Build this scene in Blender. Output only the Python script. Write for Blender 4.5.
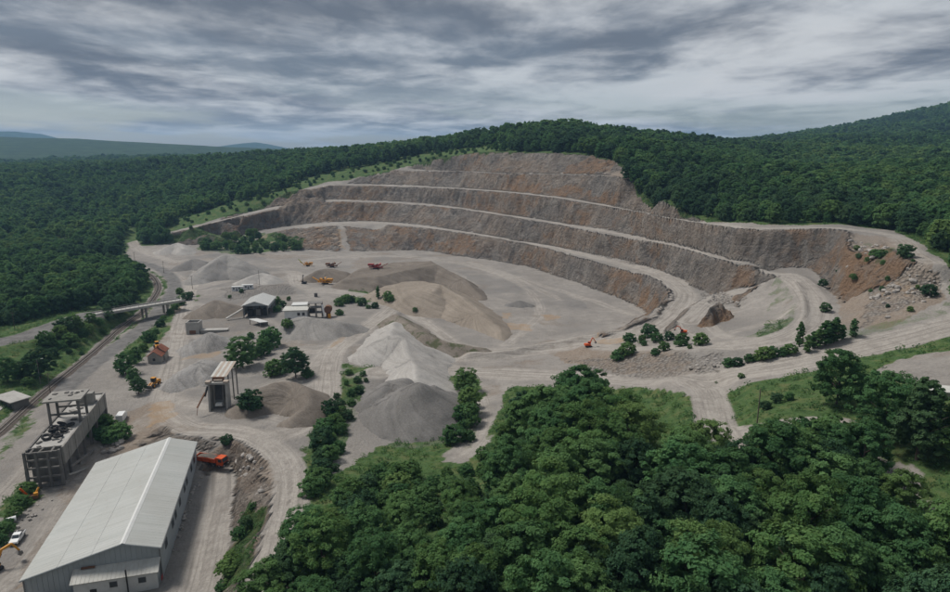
import bpy, math, random
import numpy as np
from mathutils import Vector, Matrix
from mathutils.geometry import delaunay_2d_cdt

sc = bpy.context.scene
for o in list(bpy.data.objects):
    bpy.data.objects.remove(o, do_unlink=True)
COL = sc.collection
R = math.radians

# ------------------------------------------------------------------ camera
PITCH = R(12.9); CAMH = 90.0; FPX = 640.0
cam_d = bpy.data.cameras.new('camera'); cam = bpy.data.objects.new('camera', cam_d); COL.objects.link(cam)
cam_d.sensor_width = 36.0; cam_d.lens = 36.0 * FPX / 950.0
cam_d.clip_start = 1.0; cam_d.clip_end = 40000.0
cam.location = (0, 0, CAMH); cam.rotation_euler = (R(90) - PITCH, 0, 0)
sc.camera = cam

# ------------------------------------------------------------------ sky, sun, exposure
SUN_EL, SUN_AZ = 56.0, -66.0          # azimuth: degrees from +Y, negative towards -X
sd = bpy.data.lights.new('sun', 'SUN'); so = bpy.data.objects.new('sun', sd); COL.objects.link(so)
sd.energy = 1.5; sd.angle = R(16); sd.color = (1.0, 0.955, 0.89)
_d = Vector((math.sin(R(SUN_AZ)) * math.cos(R(SUN_EL)), math.cos(R(SUN_AZ)) * math.cos(R(SUN_EL)), math.sin(R(SUN_EL))))
so.rotation_euler = (-_d).to_track_quat('-Z', 'Y').to_euler(); so.location = _d * 400
sc.view_settings.view_transform = 'Standard'; sc.view_settings.look = 'None'
sc.view_settings.gamma = 1.0; sc.view_settings.use_curve_mapping = False
sc.view_settings.exposure = 1.13
sc.render.engine = 'CYCLES'
sc.cycles.use_denoising = True
try: sc.cycles.denoiser = 'OPENIMAGEDENOISE'
except Exception: pass
sc.cycles.max_bounces = 5; sc.cycles.diffuse_bounces = 3; sc.cycles.glossy_bounces = 2
sc.cycles.transmission_bounces = 3; sc.cycles.volume_bounces = 1; sc.cycles.transparent_max_bounces = 4

class NT:
    """small helper for building node trees"""
    def __init__(s, tree): s.t = tree; s.n = tree.nodes; s.l = tree.links
    def node(s, kind, **kw):
        n = s.n.new(kind)
        for k, v in kw.items(): setattr(n, k, v)
        return n
    def put(s, sock, v):
        if isinstance(v, bpy.types.NodeSocket): s.l.new(v, sock)
        else: sock.default_value = v
    def math(s, op, a, b=0.0, c=0.0, clamp=False):
        n = s.node('ShaderNodeMath', operation=op, use_clamp=clamp)
        s.put(n.inputs[0], a); s.put(n.inputs[1], b); s.put(n.inputs[2], c); return n.outputs[0]
    def vmath(s, op, a, b=(0, 0, 0)):
        n = s.node('ShaderNodeVectorMath', operation=op)
        s.put(n.inputs[0], a); s.put(n.inputs[1], b)
        return n.outputs['Value'] if op in ('DOT_PRODUCT', 'LENGTH') else n.outputs[0]
    def noise(s, vec, scale, detail=4, rough=0.55, dist=0.0):
        n = s.node('ShaderNodeTexNoise'); n.noise_dimensions = '3D'
        s.put(n.inputs['Vector'], vec); s.put(n.inputs['Scale'], scale); s.put(n.inputs['Detail'], detail)
        s.put(n.inputs['Roughness'], rough); s.put(n.inputs['Distortion'], dist); return n.outputs[0]
    def mapr(s, v, a, b, c=0.0, d=1.0, smooth=False):
        n = s.node('ShaderNodeMapRange'); n.clamp = True
        if smooth: n.interpolation_type = 'SMOOTHSTEP'
        for i, x in enumerate((v, a, b, c, d)): s.put(n.inputs[i], x)
        return n.outputs[0]
    def mix(s, f, a, b, blend='MIX'):
        n = s.node('ShaderNodeMix', data_type='RGBA', blend_type=blend)
        s.put(n.inputs[0], f); s.put(n.inputs[6], a if not isinstance(a, tuple) else (*a, 1)[:4])
        s.put(n.inputs[7], b if not isinstance(b, tuple) else (*b, 1)[:4]); return n.outputs[2]
    def scale(s, vec, sx, sy, sz):
        return s.vmath('MULTIPLY', vec, (sx, sy, sz))

w = bpy.data.worlds.new('World'); sc.world = w; w.use_nodes = True
w.node_tree.nodes.clear(); T = NT(w.node_tree)
sky = T.node('ShaderNodeTexSky', sky_type='NISHITA'); sky.sun_disc = False
sky.sun_elevation = R(SUN_EL); sky.sun_rotation = R(SUN_AZ); sky.altitude = 300; sky.air_density = 1.0; sky.dust_density = 1.5
skyc = T.vmath('SCALE', sky.outputs[0]); skyc.node.inputs['Scale'].default_value = 0.06
tc = T.node('ShaderNodeTexCoord'); dirn = tc.outputs['Generated']
sep = T.node('ShaderNodeSeparateXYZ'); T.put(sep.inputs[0], dirn)
zz = T.math('ADD', T.math('MAXIMUM', sep.outputs[2], 0.0), 0.085)
px = T.math('DIVIDE', sep.outputs[0], zz); py = T.math('DIVIDE', sep.outputs[1], zz)
cmb = T.node('ShaderNodeCombineXYZ'); T.put(cmb.inputs[0], px); T.put(cmb.inputs[1], py); T.put(cmb.inputs[2], 3.7)
rot = T.node('ShaderNodeMapping'); T.put(rot.inputs['Vector'], cmb.outputs[0])
rot.inputs['Rotation'].default_value = (0, 0, R(-14)); rot.inputs['Scale'].default_value = (0.62, 0.46, 1); rot.inputs['Location'].default_value = (1.3, 0.6, 0)
cl = rot.outputs[0]
big = T.noise(cl, 0.55, 5, 0.52, 0.4)
mid = T.noise(cl, 1.9, 6, 0.55, 0.6)
fine = T.noise(cl, 5.5, 5, 0.55, 0.3)
dens = T.math('ADD', T.math('MULTIPLY', big, 0.50), T.math('ADD', T.math('MULTIPLY', mid, 0.34), T.math('MULTIPLY', fine, 0.16)))
shade = T.mapr(dens, 0.395, 0.56, 0, 1, True)
cloud = T.mix(shade, (0.385, 0.398, 0.412), (0.094, 0.110, 0.137))
wisps = T.mapr(T.noise(cl, 3.1, 6, 0.6, 0.8), 0.47, 0.70, 0, 0.5)
cloud = T.mix(T.math('MULTIPLY', wisps, T.math('SUBTRACT', 1.0, T.math('MULTIPLY', shade, 0.6))), cloud, (0.42, 0.425, 0.435))
# thinner veil and pale blue air low down, with the odd opening
low = T.mapr(sep.outputs[2], 0.0, 0.11, 1, 0, True)
open_ = T.mapr(T.noise(cl, 0.42, 3, 0.5), 0.46, 0.62)
veil = T.math('MULTIPLY', low, T.mapr(open_, 0, 1, 0.2, 0.8))
cloud = T.mix(veil, cloud, (0.325, 0.348, 0.375))
gap = T.math('MULTIPLY', T.mapr(T.noise(cl, 0.8, 4, 0.5), 0.45, 0.57), T.mapr(low, 0.0, 1.0, 0.12, 0.8))
col = T.mix(gap, cloud, skyc)
bg = T.node('ShaderNodeBackground'); T.put(bg.inputs[0], col); bg.inputs[1].default_value = 0.71
ow = T.node('ShaderNodeOutputWorld'); T.l.new(bg.outputs[0], ow.inputs[0])

# ------------------------------------------------------------------ helpers
SP, CP = math.sin(PITCH), math.cos(PITCH)
def ray(u, v):
    du, dv = (u - 475.0) / FPX, (v - 296.0) / FPX
    return du, CP - dv * SP, -SP - dv * CP
def at(u, v, z):                       # survey point: bearing of a feature and its known level
    a, b, c = ray(u, v); t = (z - CAMH) / c
    return (a * t, b * t, z)
def far_at(u, v, t):                   # survey point: bearing and known range
    a, b, c = ray(u, v); return (a * t, b * t, CAMH + c * t)

def _hash(ix, iy, seed):
    h = (ix.astype(np.int64) * 374761393 + iy.astype(np.int64) * 668265263 + seed * 974634637) & 0xffffffff
    h = ((h ^ (h >> 13)) * 1274126177) & 0xffffffff
    return ((h ^ (h >> 16)) & 0xffffff) / float(0xffffff)
def vnoise(x, y, seed=0):
    x = np.asarray(x, float); y = np.asarray(y, float)
    ix = np.floor(x); iy = np.floor(y); fx = x - ix; fy = y - iy
    fx = fx * fx * (3 - 2 * fx); fy = fy * fy * (3 - 2 * fy)
    a = _hash(ix, iy, seed); b = _hash(ix + 1, iy, seed); c = _hash(ix, iy + 1, seed); d = _hash(ix + 1, iy + 1, seed)
    return (a + (b - a) * fx) * (1 - fy) + (c + (d - c) * fx) * fy
def fbm(x, y, wl, octs=4, seed=0, gain=0.5):
    s = 0; a = 1; tot = 0; f = 1.0 / wl
    for k in range(octs):
        s = s + a * (vnoise(x * f + 17.3 * k, y * f - 9.1 * k, seed + k) * 2 - 1); tot += a; a *= gain; f *= 2.03
    return s / tot
def sstep(a, b, x):
    t = np.clip((x - a) / (b - a), 0, 1); return t * t * (3 - 2 * t)
def in_poly(x, y, poly):
    inside = np.zeros(np.shape(x), bool); n = len(poly)
    for i in range(n):
        x0, y0 = poly[i][:2]; x1, y1 = poly[(i + 1) % n][:2]
        if y0 == y1: continue
        c = ((y0 > y) != (y1 > y)) & (x < (x1 - x0) * (y - y0) / (y1 - y0) + x0)
        inside ^= c
    return inside
def line_dist(x, y, pts):
    """distance to a 3D polyline in plan and the level of its nearest point"""
    best = np.full(np.shape(x), 1e9); zb = np.zeros(np.shape(x))
    if len(pts) == 1: pts = [pts[0], (pts[0][0] + .01, pts[0][1], pts[0][2])]
    for p, q in zip(pts[:-1], pts[1:]):
        dx, dy = q[0] - p[0], q[1] - p[1]; L = dx * dx + dy * dy + 1e-9
        t = np.clip(((x - p[0]) * dx + (y - p[1]) * dy) / L, 0, 1)
        d = np.hypot(x - p[0] - t * dx, y - p[1] - t * dy)
        m = d < best; best = np.where(m, d, best)
        pz, qz = (p[2] if len(p) > 2 else 0), (q[2] if len(q) > 2 else 0)
        zb = np.where(m, pz + t * (qz - pz), zb)
    return best, zb
def smooth_line(pts, n=6):
    """Catmull-Rom through 3D points"""
    P = [np.array(p, float) for p in pts]; out = []
    if len(P) < 3: return [tuple(p) for p in P]
    P = [2 * P[0] - P[1]] + P + [2 * P[-1] - P[-2]]
    for i in range(1, len(P) - 2):
        for k in range(n):
            t = k / n
            out.append(tuple(0.5 * (2 * P[i] + (P[i + 1] - P[i - 1]) * t + (2 * P[i - 1] - 5 * P[i] + 4 * P[i + 1] - P[i + 2]) * t * t + (3 * P[i] - P[i - 1] - 3 * P[i + 1] + P[i + 2]) * t ** 3)))
    out.append(tuple(P[-2])); return out
def blur(a, sig):
    p = int(min(4 * sig + 2, min(a.shape) - 1)); b = np.pad(a, p, mode='edge')
    fy = np.fft.fftfreq(b.shape[0])[:, None]; fx = np.fft.rfftfreq(b.shape[1])[None, :]
    g = np.exp(-2 * (math.pi * sig) ** 2 * (fx * fx + fy * fy))
    return np.fft.irfft2(np.fft.rfft2(b) * g, s=b.shape)[p:-p, p:-p]

def mesh_np(name, V, F, smooth=False):
    V = np.asarray(V, np.float32); F = np.asarray(F, np.int32); k = F.shape[1]
    me = bpy.data.meshes.new(name); me.vertices.add(len(V)); me.vertices.foreach_set('co', V.ravel())
    me.loops.add(F.size); me.loops.foreach_set('vertex_index', F.ravel())
    me.polygons.add(len(F)); me.polygons.foreach_set('loop_start', np.arange(0, F.size, k, dtype=np.int32))
    me.polygons.foreach_set('use_smooth', np.full(len(F), smooth)); me.update(calc_edges=True); me.validate(); return me
def link(name, data, parent=None, mat=None):
    o = bpy.data.objects.new(name, data); COL.objects.link(o); o.parent = parent
    if mat is not None:
        data.materials.clear(); data.materials.append(mat)
    return o
def tag(o, label=None, cat=None, group=None, kind=None):
    if label: o['label'] = label
    if cat: o['category'] = cat
    if group: o['group'] = group
    if kind: o['kind'] = kind
    return o
def new_mat(name):
    m = bpy.data.materials.new(name); m.use_nodes = True; m.node_tree.nodes.clear(); t = NT(m.node_tree)
    out = t.node('ShaderNodeOutputMaterial'); return m, t, out
# ------------------------------------------------------------------ terrain survey: break lines (bearing u,v and level z)
F0 = [(240,244.5,1),(262,248,0),(300,250,0),(340,252,0),(401,250,0),(430,251,0),(460,256,0),(503,262,0),(540,270.5,0),(570,280,0),(604,292,0),(630,302,0),(643,309,0),(652,318,2)]
C1 = [(235,240,3),(262,234,9),(290,229,14),(325,226,17.5),(362,224,18),(401,226,19),(450,231.5,17.8),(503,240,16.5),(550,249.5,16.4),(604,265,16),(635,275,15.5),(655,283,14.5),(665,291,13.5),(668,302,13)]
F1 = [(225,238,3.2),(255,231.5,9.2),(290,226,14.2),(325,222.5,18.3),(362,221,18.8),(401,223,19.4),(450,228.8,18.3),(503,237.4,17.2),(560,246.5,17),(604,256,17),(627,260.5,17),(671,273.5,17.5),(705,289,18),(735,297,19.3),(757,291,21)]
C2 = [(140,243,1),(155,237,6),(200,227,15),(240,217,24),(280,208,32),(325,202,37),(362,202.3,37),(401,204,36),(450,208,35),(503,216,34),(560,225.3,32.6),(604,234,31.8),(627,239,31),(695,254.5,32.4),(729,262,33.7),(757,269,32.5),(772,281,30)]
F2 = [(190,226.5,17),(240,214.8,24.5),(280,205.5,32.5),(325,200,37.3),(362,200.3,37.3),(401,201.9,36.5),(450,205.8,35.5),(503,213.6,34.5),(560,222,33.3),(627,233,32.2),(695,247,33),(729,257.7,33.8),(763,265,33),(790,267,33),(817,270,33),(830,284,31),(839,300,29.5),(840,318,28.5)]
C3 = [(300,196,43),(325,186,51.4),(362,186,51.7),(401,187,51.3),(450,189,51.5),(503,192.5,52.4),(560,199,51),(600,206,48),(627,211,46.6),(685,221,47),(719,226,48.4),(749,230.7,48.6),(790,229,50.4),(837,229,52.2),(848,246,48),(858,264,43.5),(866,284,38)]
F3 = [(330,184.6,52.3),(362,184,52.7),(401,185,52.4),(450,187,52.3),(503,190.5,53),(560,196.5,52),(600,203,49.3),(627,208,48)]
C4 = [(400,172.5,65),(418,171,66.8),(469,172,67.6),(503,174,67.6),(570,175,69),(604,176.2,69.3),(622,178,69)]
F4 = [(418,169.8,67.5),(469,170.9,68.2),(503,172.9,68.2),(570,173.9,69.6),(604,175.2,69.8),(624,176.5,69.8)]
def lv(pts): return [at(*p) for p in pts]
C5 = [far_at(325,183.6,712), far_at(367,176,716), far_at(400,168,722), far_at(418,164,728), far_at(442,158.7,698), far_at(462,155,682),
      far_at(489,152.6,648), far_at(536,153.6,603), far_at(587,155,563), far_at(617,162,530), far_at(632,172,505)]
lines = [lv(F0), lv(C1), lv(F1), lv(C2), lv(F2), lv(C3), lv(F3), lv(C4), lv(F4), C5]
lines = [smooth_line(l, 3) for l in lines]
# embankment beside the warehouse
EMB_C = lv([(158,429,2),(178,434,4),(215,438,5.5),(250,447,6.3),(264,468,6.8),(267,490,7),(262,520,7.5),(248,560,8),(232,600,8.5)])
EMB_F = lv([(160,436,0),(185,442,0),(212,447,0),(234,461,0),(242,490,0),(238,525,0),(224,570,0),(208,620,0)])
lines += [EMB_C, EMB_F]
pts = []
def P(*a): pts.append(at(*a))
def PF(*a): pts.append(far_at(*a))
# yard and pit floor
for a in [(20,430,0),(60,400,0),(100,370,0),(140,330,0),(165,300,0),(180,280,0),(150,262,0),(120,258,0),(30,500,0),(60,560,0),(10,580,0),(120,420,0),(160,380,0.5),(170,340,0.5),
          (200,300,.5),(200,262,0),(230,290,1),(280,265,1),(330,265,0),(300,290,2),(340,300,3),(230,340,2),(220,380,3),(240,420,5),(290,440,6),(300,470,6.5),(280,400,5),(330,380,5),(330,345,4.5),(370,330,5),
          (380,370,4),(350,430,4),(400,445,3),(440,430,3),(470,400,2.5),(470,372,1.5),(520,352,1.5),(450,330,0.5),(420,300,0),(470,280,0),(540,310,0),(600,310,0),(560,335,0.5),(620,325,1),(450,262,0),(380,256,0),
          (285,520,8),(275,560,9),(265,600,10),(310,500,8),(350,480,7),(0,410,0),(0,380,2),(0,345,6),(60,330,5),(-60,360,4),(70,352,1),
          (200,500,0),(180,560,0),(100,620,0),(-40,520,0),(-40,650,0),(200,700,2),(640,350,13),(600,345,8.5),(560,352,4),(560,375,4),(610,378,9),(650,382,14),(700,380,20),(760,370,24.5),(800,362,27),(870,347,32),(950,325,36),(1000,312,38),
          (700,347,19.5),(680,312,17),(700,330,18),(660,335,14),(800,340,25),(822,312,28.5),(812,290,31),(780,300,28),(740,310,22),(770,325,23.5),(740,352,21.5),(690,362,18),
          (862,335,30.5),(900,325,34),(940,305,37.5),(885,300,38),(900,275,43),(880,250,49.5),(890,236,52),(912,248,51),(935,262,48.5),(955,290,42),
          (500,420,5),(480,460,6),(520,400,6),(620,430,16),(600,400,10),(660,410,16),(700,420,21),(740,452,24),(760,400,26),(755,432,28),(835,405,30.5),(800,430,29.5),(880,385,33),(920,370,34.5),(960,360,36),(940,400,34),(990,420,35),
          (900,450,31),(860,480,28),(950,500,29),(560,440,10),(520,480,12),(450,500,9),(380,530,10),(330,560,11),(620,480,18),(700,490,22),(780,500,24),(475,592,19),(350,640,14),(600,592,21),(750,592,23),(900,592,25),
          (320,250,0),(280,240,5),(210,238,4),(175,245,1),(480,248,6),(1050,330,42),(1050,420,40)]:
    P(*a)
# hills round about (bearing, range)
for a in [(700,192,450),(662,200,428),(690,216,398),(760,222.5,347),(840,222,334),(800,212,378),(900,228,320),(950,243,272),(1000,240,262),(950,207,400),(1050,205,380),(648,186,470),(632,174,520),(640,182,505),
          (950,170,700),(800,172,700),(900,165,800)]:
    PF(*a)
def PZ(u, t, z):
    a = (u - 475.0) / FPX; pts.append((a * t, t, z))
for a in [(770,900,86),(700,900,101),(640,870,113),(560,850,119),(480,850,107),(430,880,95),(330,950,87),(200,1100,68),(0,1000,42),(-100,900,30),(500,700,95),(560,650,97),(600,600,92),(430,760,84),(380,760,72),(320,735,58),(280,690,46),(240,680,35),(200,670,25),(155,655,13),(120,650,4),
          (60,600,0),(0,500,0),(60,450,0),(0,600,0),(60,780,2),(130,760,8),(200,760,28),(100,900,15),(250,800,50),(330,820,70),(0,850,12),(-100,600,2),(-200,450,4),(-200,700,10),(-300,300,8),(90,420,0),(20,380,1),
          (560,1100,105),(700,1200,95),(850,1200,96),(950,1000,92),(1050,800,92),(1050,550,75),(1150,400,60),(400,1200,78),(200,1400,60),(0,1400,45),(-200,1200,45),(620,560,78),(680,560,78),(760,520,68),(850,480,64)]:
    PZ(*a)
pts += [(-60,20,22),(60,20,24),(-60,-150,22),(120,-150,28),(250,20,36),(300,-150,38),(-130,60,6),(-260,60,4),(-300,-150,6),(420,150,46),(430,300,60),(-400,150,6),(-500,-150,10),(600,-150,60)]
for x in (-4200,-2600,-1300,0,1300,2600,4200):
    pts.append((x, 2300, 50)); pts.append((x, 4600, 35)); pts.append((x, -600, 40))
for y in (0, 700, 1400):
    pts += [(-2600,y,25),(-4200,y,30),(-1300,y,15 if y < 900 else 30),(1500,y,80),(2600,y,70),(4200,y,60)]

V2, E2, Z2 = [], [], []
for l in lines:
    b = len(V2)
    for p in l: V2.append(Vector(p[:2])); Z2.append(p[2])
    E2 += [(b + i, b + i + 1) for i in range(len(l) - 1)]
for p in pts: V2.append(Vector(p[:2])); Z2.append(p[2])
ov, oe, of, orv, ore, orf = delaunay_2d_cdt(V2, E2, [], 0, 1e-3)
tz = []
for i, v in enumerate(ov):
    if orv[i]: tz.append(sum(Z2[j] for j in orv[i]) / len(orv[i]))
    else:
        zs = [(line_dist(np.array(v.x), np.array(v.y), l)) for l in lines]
        zs.sort(key=lambda q: float(q[0])); tz.append(float(zs[0][1] + zs[1][1]) / 2)
tv = np.array([(v.x, v.y) for v in ov]); tz = np.array(tz)
def raster(x0, y0, st, nx, ny):
    g = np.full((ny, nx), np.nan)
    for f in of:
        for k in range(1, len(f) - 1):
            i, j, l = f[0], f[k], f[k + 1]
            a, b, c = tv[i], tv[j], tv[l]
            xa, xb = sorted((a[0], b[0], c[0]))[0], sorted((a[0], b[0], c[0]))[2]
            ya, yb = min(a[1], b[1], c[1]), max(a[1], b[1], c[1])
            ia, ib = max(0, int((xa - x0) / st)), min(nx - 1, int((xb - x0) / st) + 1)
            ja, jb = max(0, int((ya - y0) / st)), min(ny - 1, int((yb - y0) / st) + 1)
            if ia > ib or ja > jb: continue
            gx, gy = np.meshgrid(x0 + st * np.arange(ia, ib + 1), y0 + st * np.arange(ja, jb + 1))
            den = (b[1] - c[1]) * (a[0] - c[0]) + (c[0] - b[0]) * (a[1] - c[1])
            if abs(den) < 1e-9: continue
            w0 = ((b[1] - c[1]) * (gx - c[0]) + (c[0] - b[0]) * (gy - c[1])) / den
            w1 = ((c[1] - a[1]) * (gx - c[0]) + (a[0] - c[0]) * (gy - c[1])) / den
            m = (w0 >= -1e-6) & (w1 >= -1e-6) & (w0 + w1 <= 1 + 1e-6)
            z = w0 * tz[i] + w1 * tz[j] + (1 - w0 - w1) * tz[l]
            s = g[ja:jb + 1, ia:ib + 1]; s[m] = z[m]
    return np.where(np.isnan(g), 40.0, g)
NX0, NY0, NS = -520.0, -100.0, 1.25
NNX, NNY = 848, 768                     # near field 1060 x 960 m
near = raster(NX0, NY0, NS, NNX, NNY)
FX0, FY0, FS = -4200.0, -600.0, 20.0
farg = blur(raster(FX0, FY0, FS, 421, 261), 4.0)
gy_, gx_ = np.gradient(near, NS); slope = np.hypot(gx_, gy_)
GX, GY = np.meshgrid(NX0 + NS * np.arange(NNX), NY0 + NS * np.arange(NNY))
# quarry zone: rock that stays sharp
QZ = [at(130,246,0)[:2], at(200,224,17)[:2], (-200,690), (-140,720), (-100,745), (-40,745), (30,690), (90,600), (140,520), (165,450), (178,390), (205,350), (240,270), (200,215), (150,245), (60,270), (0,330), (-60,440), (-150,560), (-225,590)]
rz = (in_poly(GX, GY, QZ) & (slope > 0.42)).astype(float)
emb = line_dist(GX, GY, EMB_C)[0] < 9
rz = np.maximum(rz, (emb & (slope > .35)).astype(float))
rockw = np.clip(blur(rz, 1.6) * 2.2, 0, 1)
sharp = blur(near, 0.55)
inq = np.clip(blur(in_poly(GX, GY, QZ).astype(float), 6), 0, 1)
near = sharp * rockw + (1 - rockw) * (blur(near, 2.0) * inq + blur(near, 5.5) * (1 - inq))

def _bil(g, x0, y0, st, x, y):
    fx = np.clip((x - x0) / st, 0, g.shape[1] - 1.001); fy = np.clip((y - y0) / st, 0, g.shape[0] - 1.001)
    i = fx.astype(int); j = fy.astype(int); fx = fx - i; fy = fy - j
    return (g[j, i] * (1 - fx) + g[j, i + 1] * fx) * (1 - fy) + (g[j + 1, i] * (1 - fx) + g[j + 1, i + 1] * fx) * fy
HILLS = [(-2700, 3100, 1000, 480, 92, 0), (-1500, 3300, 700, 400, 40, 0), (-4900, 6900, 270, 600, 165, 0), (-6200, 7200, 1700, 800, 140, 0), (-2450, 7200, 260, 500, 105, 0), (1950, 1950, 620, 520, 205, 0),
         (3600, 2600, 900, 900, 150, 0), (-900, 8000, 3000, 700, 20, 0), (5200, 6000, 1800, 1500, 120, 0), (3000, 8200, 2500, 700, 60, 0)]
def H0(x, y):
    x = np.asarray(x, float); y = np.asarray(y, float)
    n = _bil(near, NX0, NY0, NS, x, y); f = _bil(farg, FX0, FY0, FS, x, y)
    edge = np.minimum(np.minimum(x - NX0, NX0 + NS * (NNX - 1) - x), np.minimum(y - NY0, NY0 + NS * (NNY - 1) - y))
    k = sstep(0, 70, edge); z = n * k + f * (1 - k)
    for cx, cy, sx, sy, h, _ in HILLS:
        z = z + h * np.exp(-0.5 * (((x - cx) / sx) ** 2 + ((y - cy) / sy) ** 2))
    r = np.hypot(x, y); z = z + sstep(500, 1400, r) * fbm(x, y, 420, 3, 5) * 10 + sstep(2300, 4000, r) * fbm(x, y, 900, 4, 8) * 30
    return z
# ------------------------------------------------------------------ roads: centre line with levels, half width, wear
ROADS = [
 ('main', [(380,372,5.5),(430,368,3),(470,372,2),(520,374,3.5),(560,376,5),(610,379,9.5),(650,382,14),(700,378,19.5),(760,369,24.5),(800,361.5,27),(840,353,30),(870,346,32),(910,336,34),(950,325,36),(1000,311,38)], 6.0, 1.0),
 ('spur', [(690,382,19),(706,392,20),(712,408,21.5),(716,425,22.5),(728,446,23.5)], 4.6, .9),
 ('track', [(716,437,23),(745,430,25.5),(780,424,28),(815,420,29.5),(845,421,30.5)], 1.6, .6),
 ('ramp', [(450,357,1),(480,355,1.2),(520,352,1.8),(560,347,4),(600,341,8),(640,333,12),(665,320,14),(680,305,16),(684,292,16.8),(668,279,16.9),(640,267,16.8)], 6.5, .9),
 ('loop', [(600,347,8.5),(640,349,13),(690,347,19),(740,345,22),(780,339,24.5),(808,326,27),(815,308,29.5),(806,290,31.5),(790,276,33),(760,270,33.3)], 5.5, .9),
 ('link', [(690,322,17.5),(715,300,20),(740,291,23.5),(758,283,28),(770,274,32)], 4.5, .8),
 ('yard', [(205,262,0),(190,290,.5),(182,320,.5),(176,350,.6),(168,385,.8),(165,410,1.2),(190,428,3.6),(230,430,5.2),(262,440,6.3),(285,462,6.8),(290,490,7.2),(281,540,8.4),(266,600,9.6)], 4.2, 1.0),
 ('upper', [(262,440,6.2),(300,428,6),(325,400,5.4),(328,370,5),(335,350,5),(355,335,5),(380,318,4.2),(396,305,3)], 4.5, 1.0),
 ('back', [(190,290,.5),(240,278,1),(290,272,1),(300,286,1.6),(340,292,2),(372,297,2.5),(396,305,3)], 4.5, .8),
 ('pale', [(392,300,2.4),(408,311,1.2),(425,322,1),(440,333,1),(458,344,1.2),(490,352,1.4)], 3.0, 1.0),
 ('ledge', [(628,209.6,46.9),(640,212,47.3),(662,216,47.1),(685,220.4,46.9),(719,225.3,48.3),(745,229,48.8)], 2.4, .85),
 ('top', [(752,228.6,49.4),(800,227.8,51.2),(837,228.4,52.6),(885,234,52.2),(905,242,51.5),(912,252,50.5),(930,262,49)], 4.0, .9),
 ('entry', [(120,261,0),(140,266,0),(165,272,0),(185,285,.3)], 5.0, .7),
 ('exit', [(175,262,0),(150,254,0),(136,247,.5),(132,238,1.5),(140,232,3)], 4.5, .8),
 ('lower', [(222,472,0),(220,500,0),(213,530,0),(205,570,0),(190,620,0)], 4.0, .8),
]
# vehicle tracks that only mark the ground
TRACKS = [[(330,258,0),(400,257,0),(470,266,0),(520,285,0),(540,310,0),(520,335,0),(505,348,0)], [(470,262,0),(540,285,0),(600,303,0),(635,318,0)], [(300,262,0),(350,256,0),(430,258,0),(500,272,0),(560,300,0)], [(170,400,1),(200,405,3),(240,412,4),(290,420,6)], [(185,330,.5),(230,350,2),(280,348,4),(325,352,5)],
          [(180,300,.5),(230,312,1),(275,322,3),(300,335,4)], [(150,420,1),(110,450,0),(70,500,0),(30,560,0),(0,592,0)], [(165,410,1),(120,436,0),(80,480,0)], [(60,430,0),(20,480,0),(-10,510,0)], [(640,300,3),(690,335,17.5),(740,330,21.5),(790,310,28)], [(690,300,17),(720,335,20),(760,338,23)], [(470,376,2),(480,400,3.5),(484,430,5),(462,455,6)], [(330,350,5),(300,372,5),(262,384,5)]]
def zdense(l, k=6): return smooth_line(lv(l), k)
ROADW = [(n, zdense(l), hw, wear) for n, l, hw, wear in ROADS]
def bench(nm, Cl, Fl, u0, u1, hw):
    c = [p for p in smooth_line(lv([q for q in Cl if u0 <= q[0] <= u1]), 4)]; f = np.array(smooth_line(lv([q for q in Fl]), 6)); out = []
    for p in c: k = int(np.argmin(np.hypot(f[:, 0] - p[0], f[:, 1] - p[1]))); w_ = .58; out.append((p[0] * (1 - w_) + f[k, 0] * w_, p[1] * (1 - w_) + f[k, 1] * w_, (p[2] + f[k, 2]) / 2))
    ROADW.append((nm, out, hw, .85))
bench('bench1', C1, F1, 280, 640, 3.4); bench('bench2', C2, F2, 150, 735, 3.2); bench('bench3', C3, F3, 325, 628, 3.2); bench('bench4', C4, F4, 415, 605, 2.6)
ASPH = [('rail_side', [(60,392,0),(90,366,0),(120,344,0),(148,323,0),(165,303,0),(175,287,0),(168,274,0),(150,265,0),(122,259,0)], 4.6),
        ('overpass_road', [(-70,355,5),(-20,346,6),(25,336,6.5),(60,324,7.2),(88,315,7.6)], 7.5)]
ASPHW = [(n, zdense(l), hw) for n, l, hw in ASPH]
RAIL = zdense([(-60,482,0),(0,431,0),(40,395,0),(96,349.5,0),(121.6,326.7,0),(142,311.5,0),(154.6,296,0),(158,286,0),(152,276,0),(139,269.7,0),(122,265,0),(95,258,0),(66,246,0),(45,236,0)], 10)
BERMS = [(zdense([(468,358,.8),(500,357,1),(540,350,2),(580,342,5.5),(620,332,10),(650,321,12.6),(663,309,13),(668,299,13.2)]), 2.3, 2.4),
         (zdense([(700,350,20),(750,350,23.6),(790,343,25.6),(812,332,27.5)]), .9, 1.8),
         (zdense([(800,334,26.5),(803,315,28.2),(802,300,29.5),(795,285,31.5)]), 1.3, 1.7),
         (zdense([(690,388,20),(740,379,24),(790,370,27.5),(850,357,31.5),(900,346,34)]), .5, 1.6),
         (zdense([(660,372,15),(720,366,21),(770,358,25),(820,349,28.5),(860,340,31)]), .9, 1.8)]
BLEND = {'ledge': 1.6, 'bench1': 1.6, 'bench2': 1.6, 'bench3': 1.6, 'bench4': 1.4, 'yard': 3.0, 'lower': 2.0, 'upper': 4.0}
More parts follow.
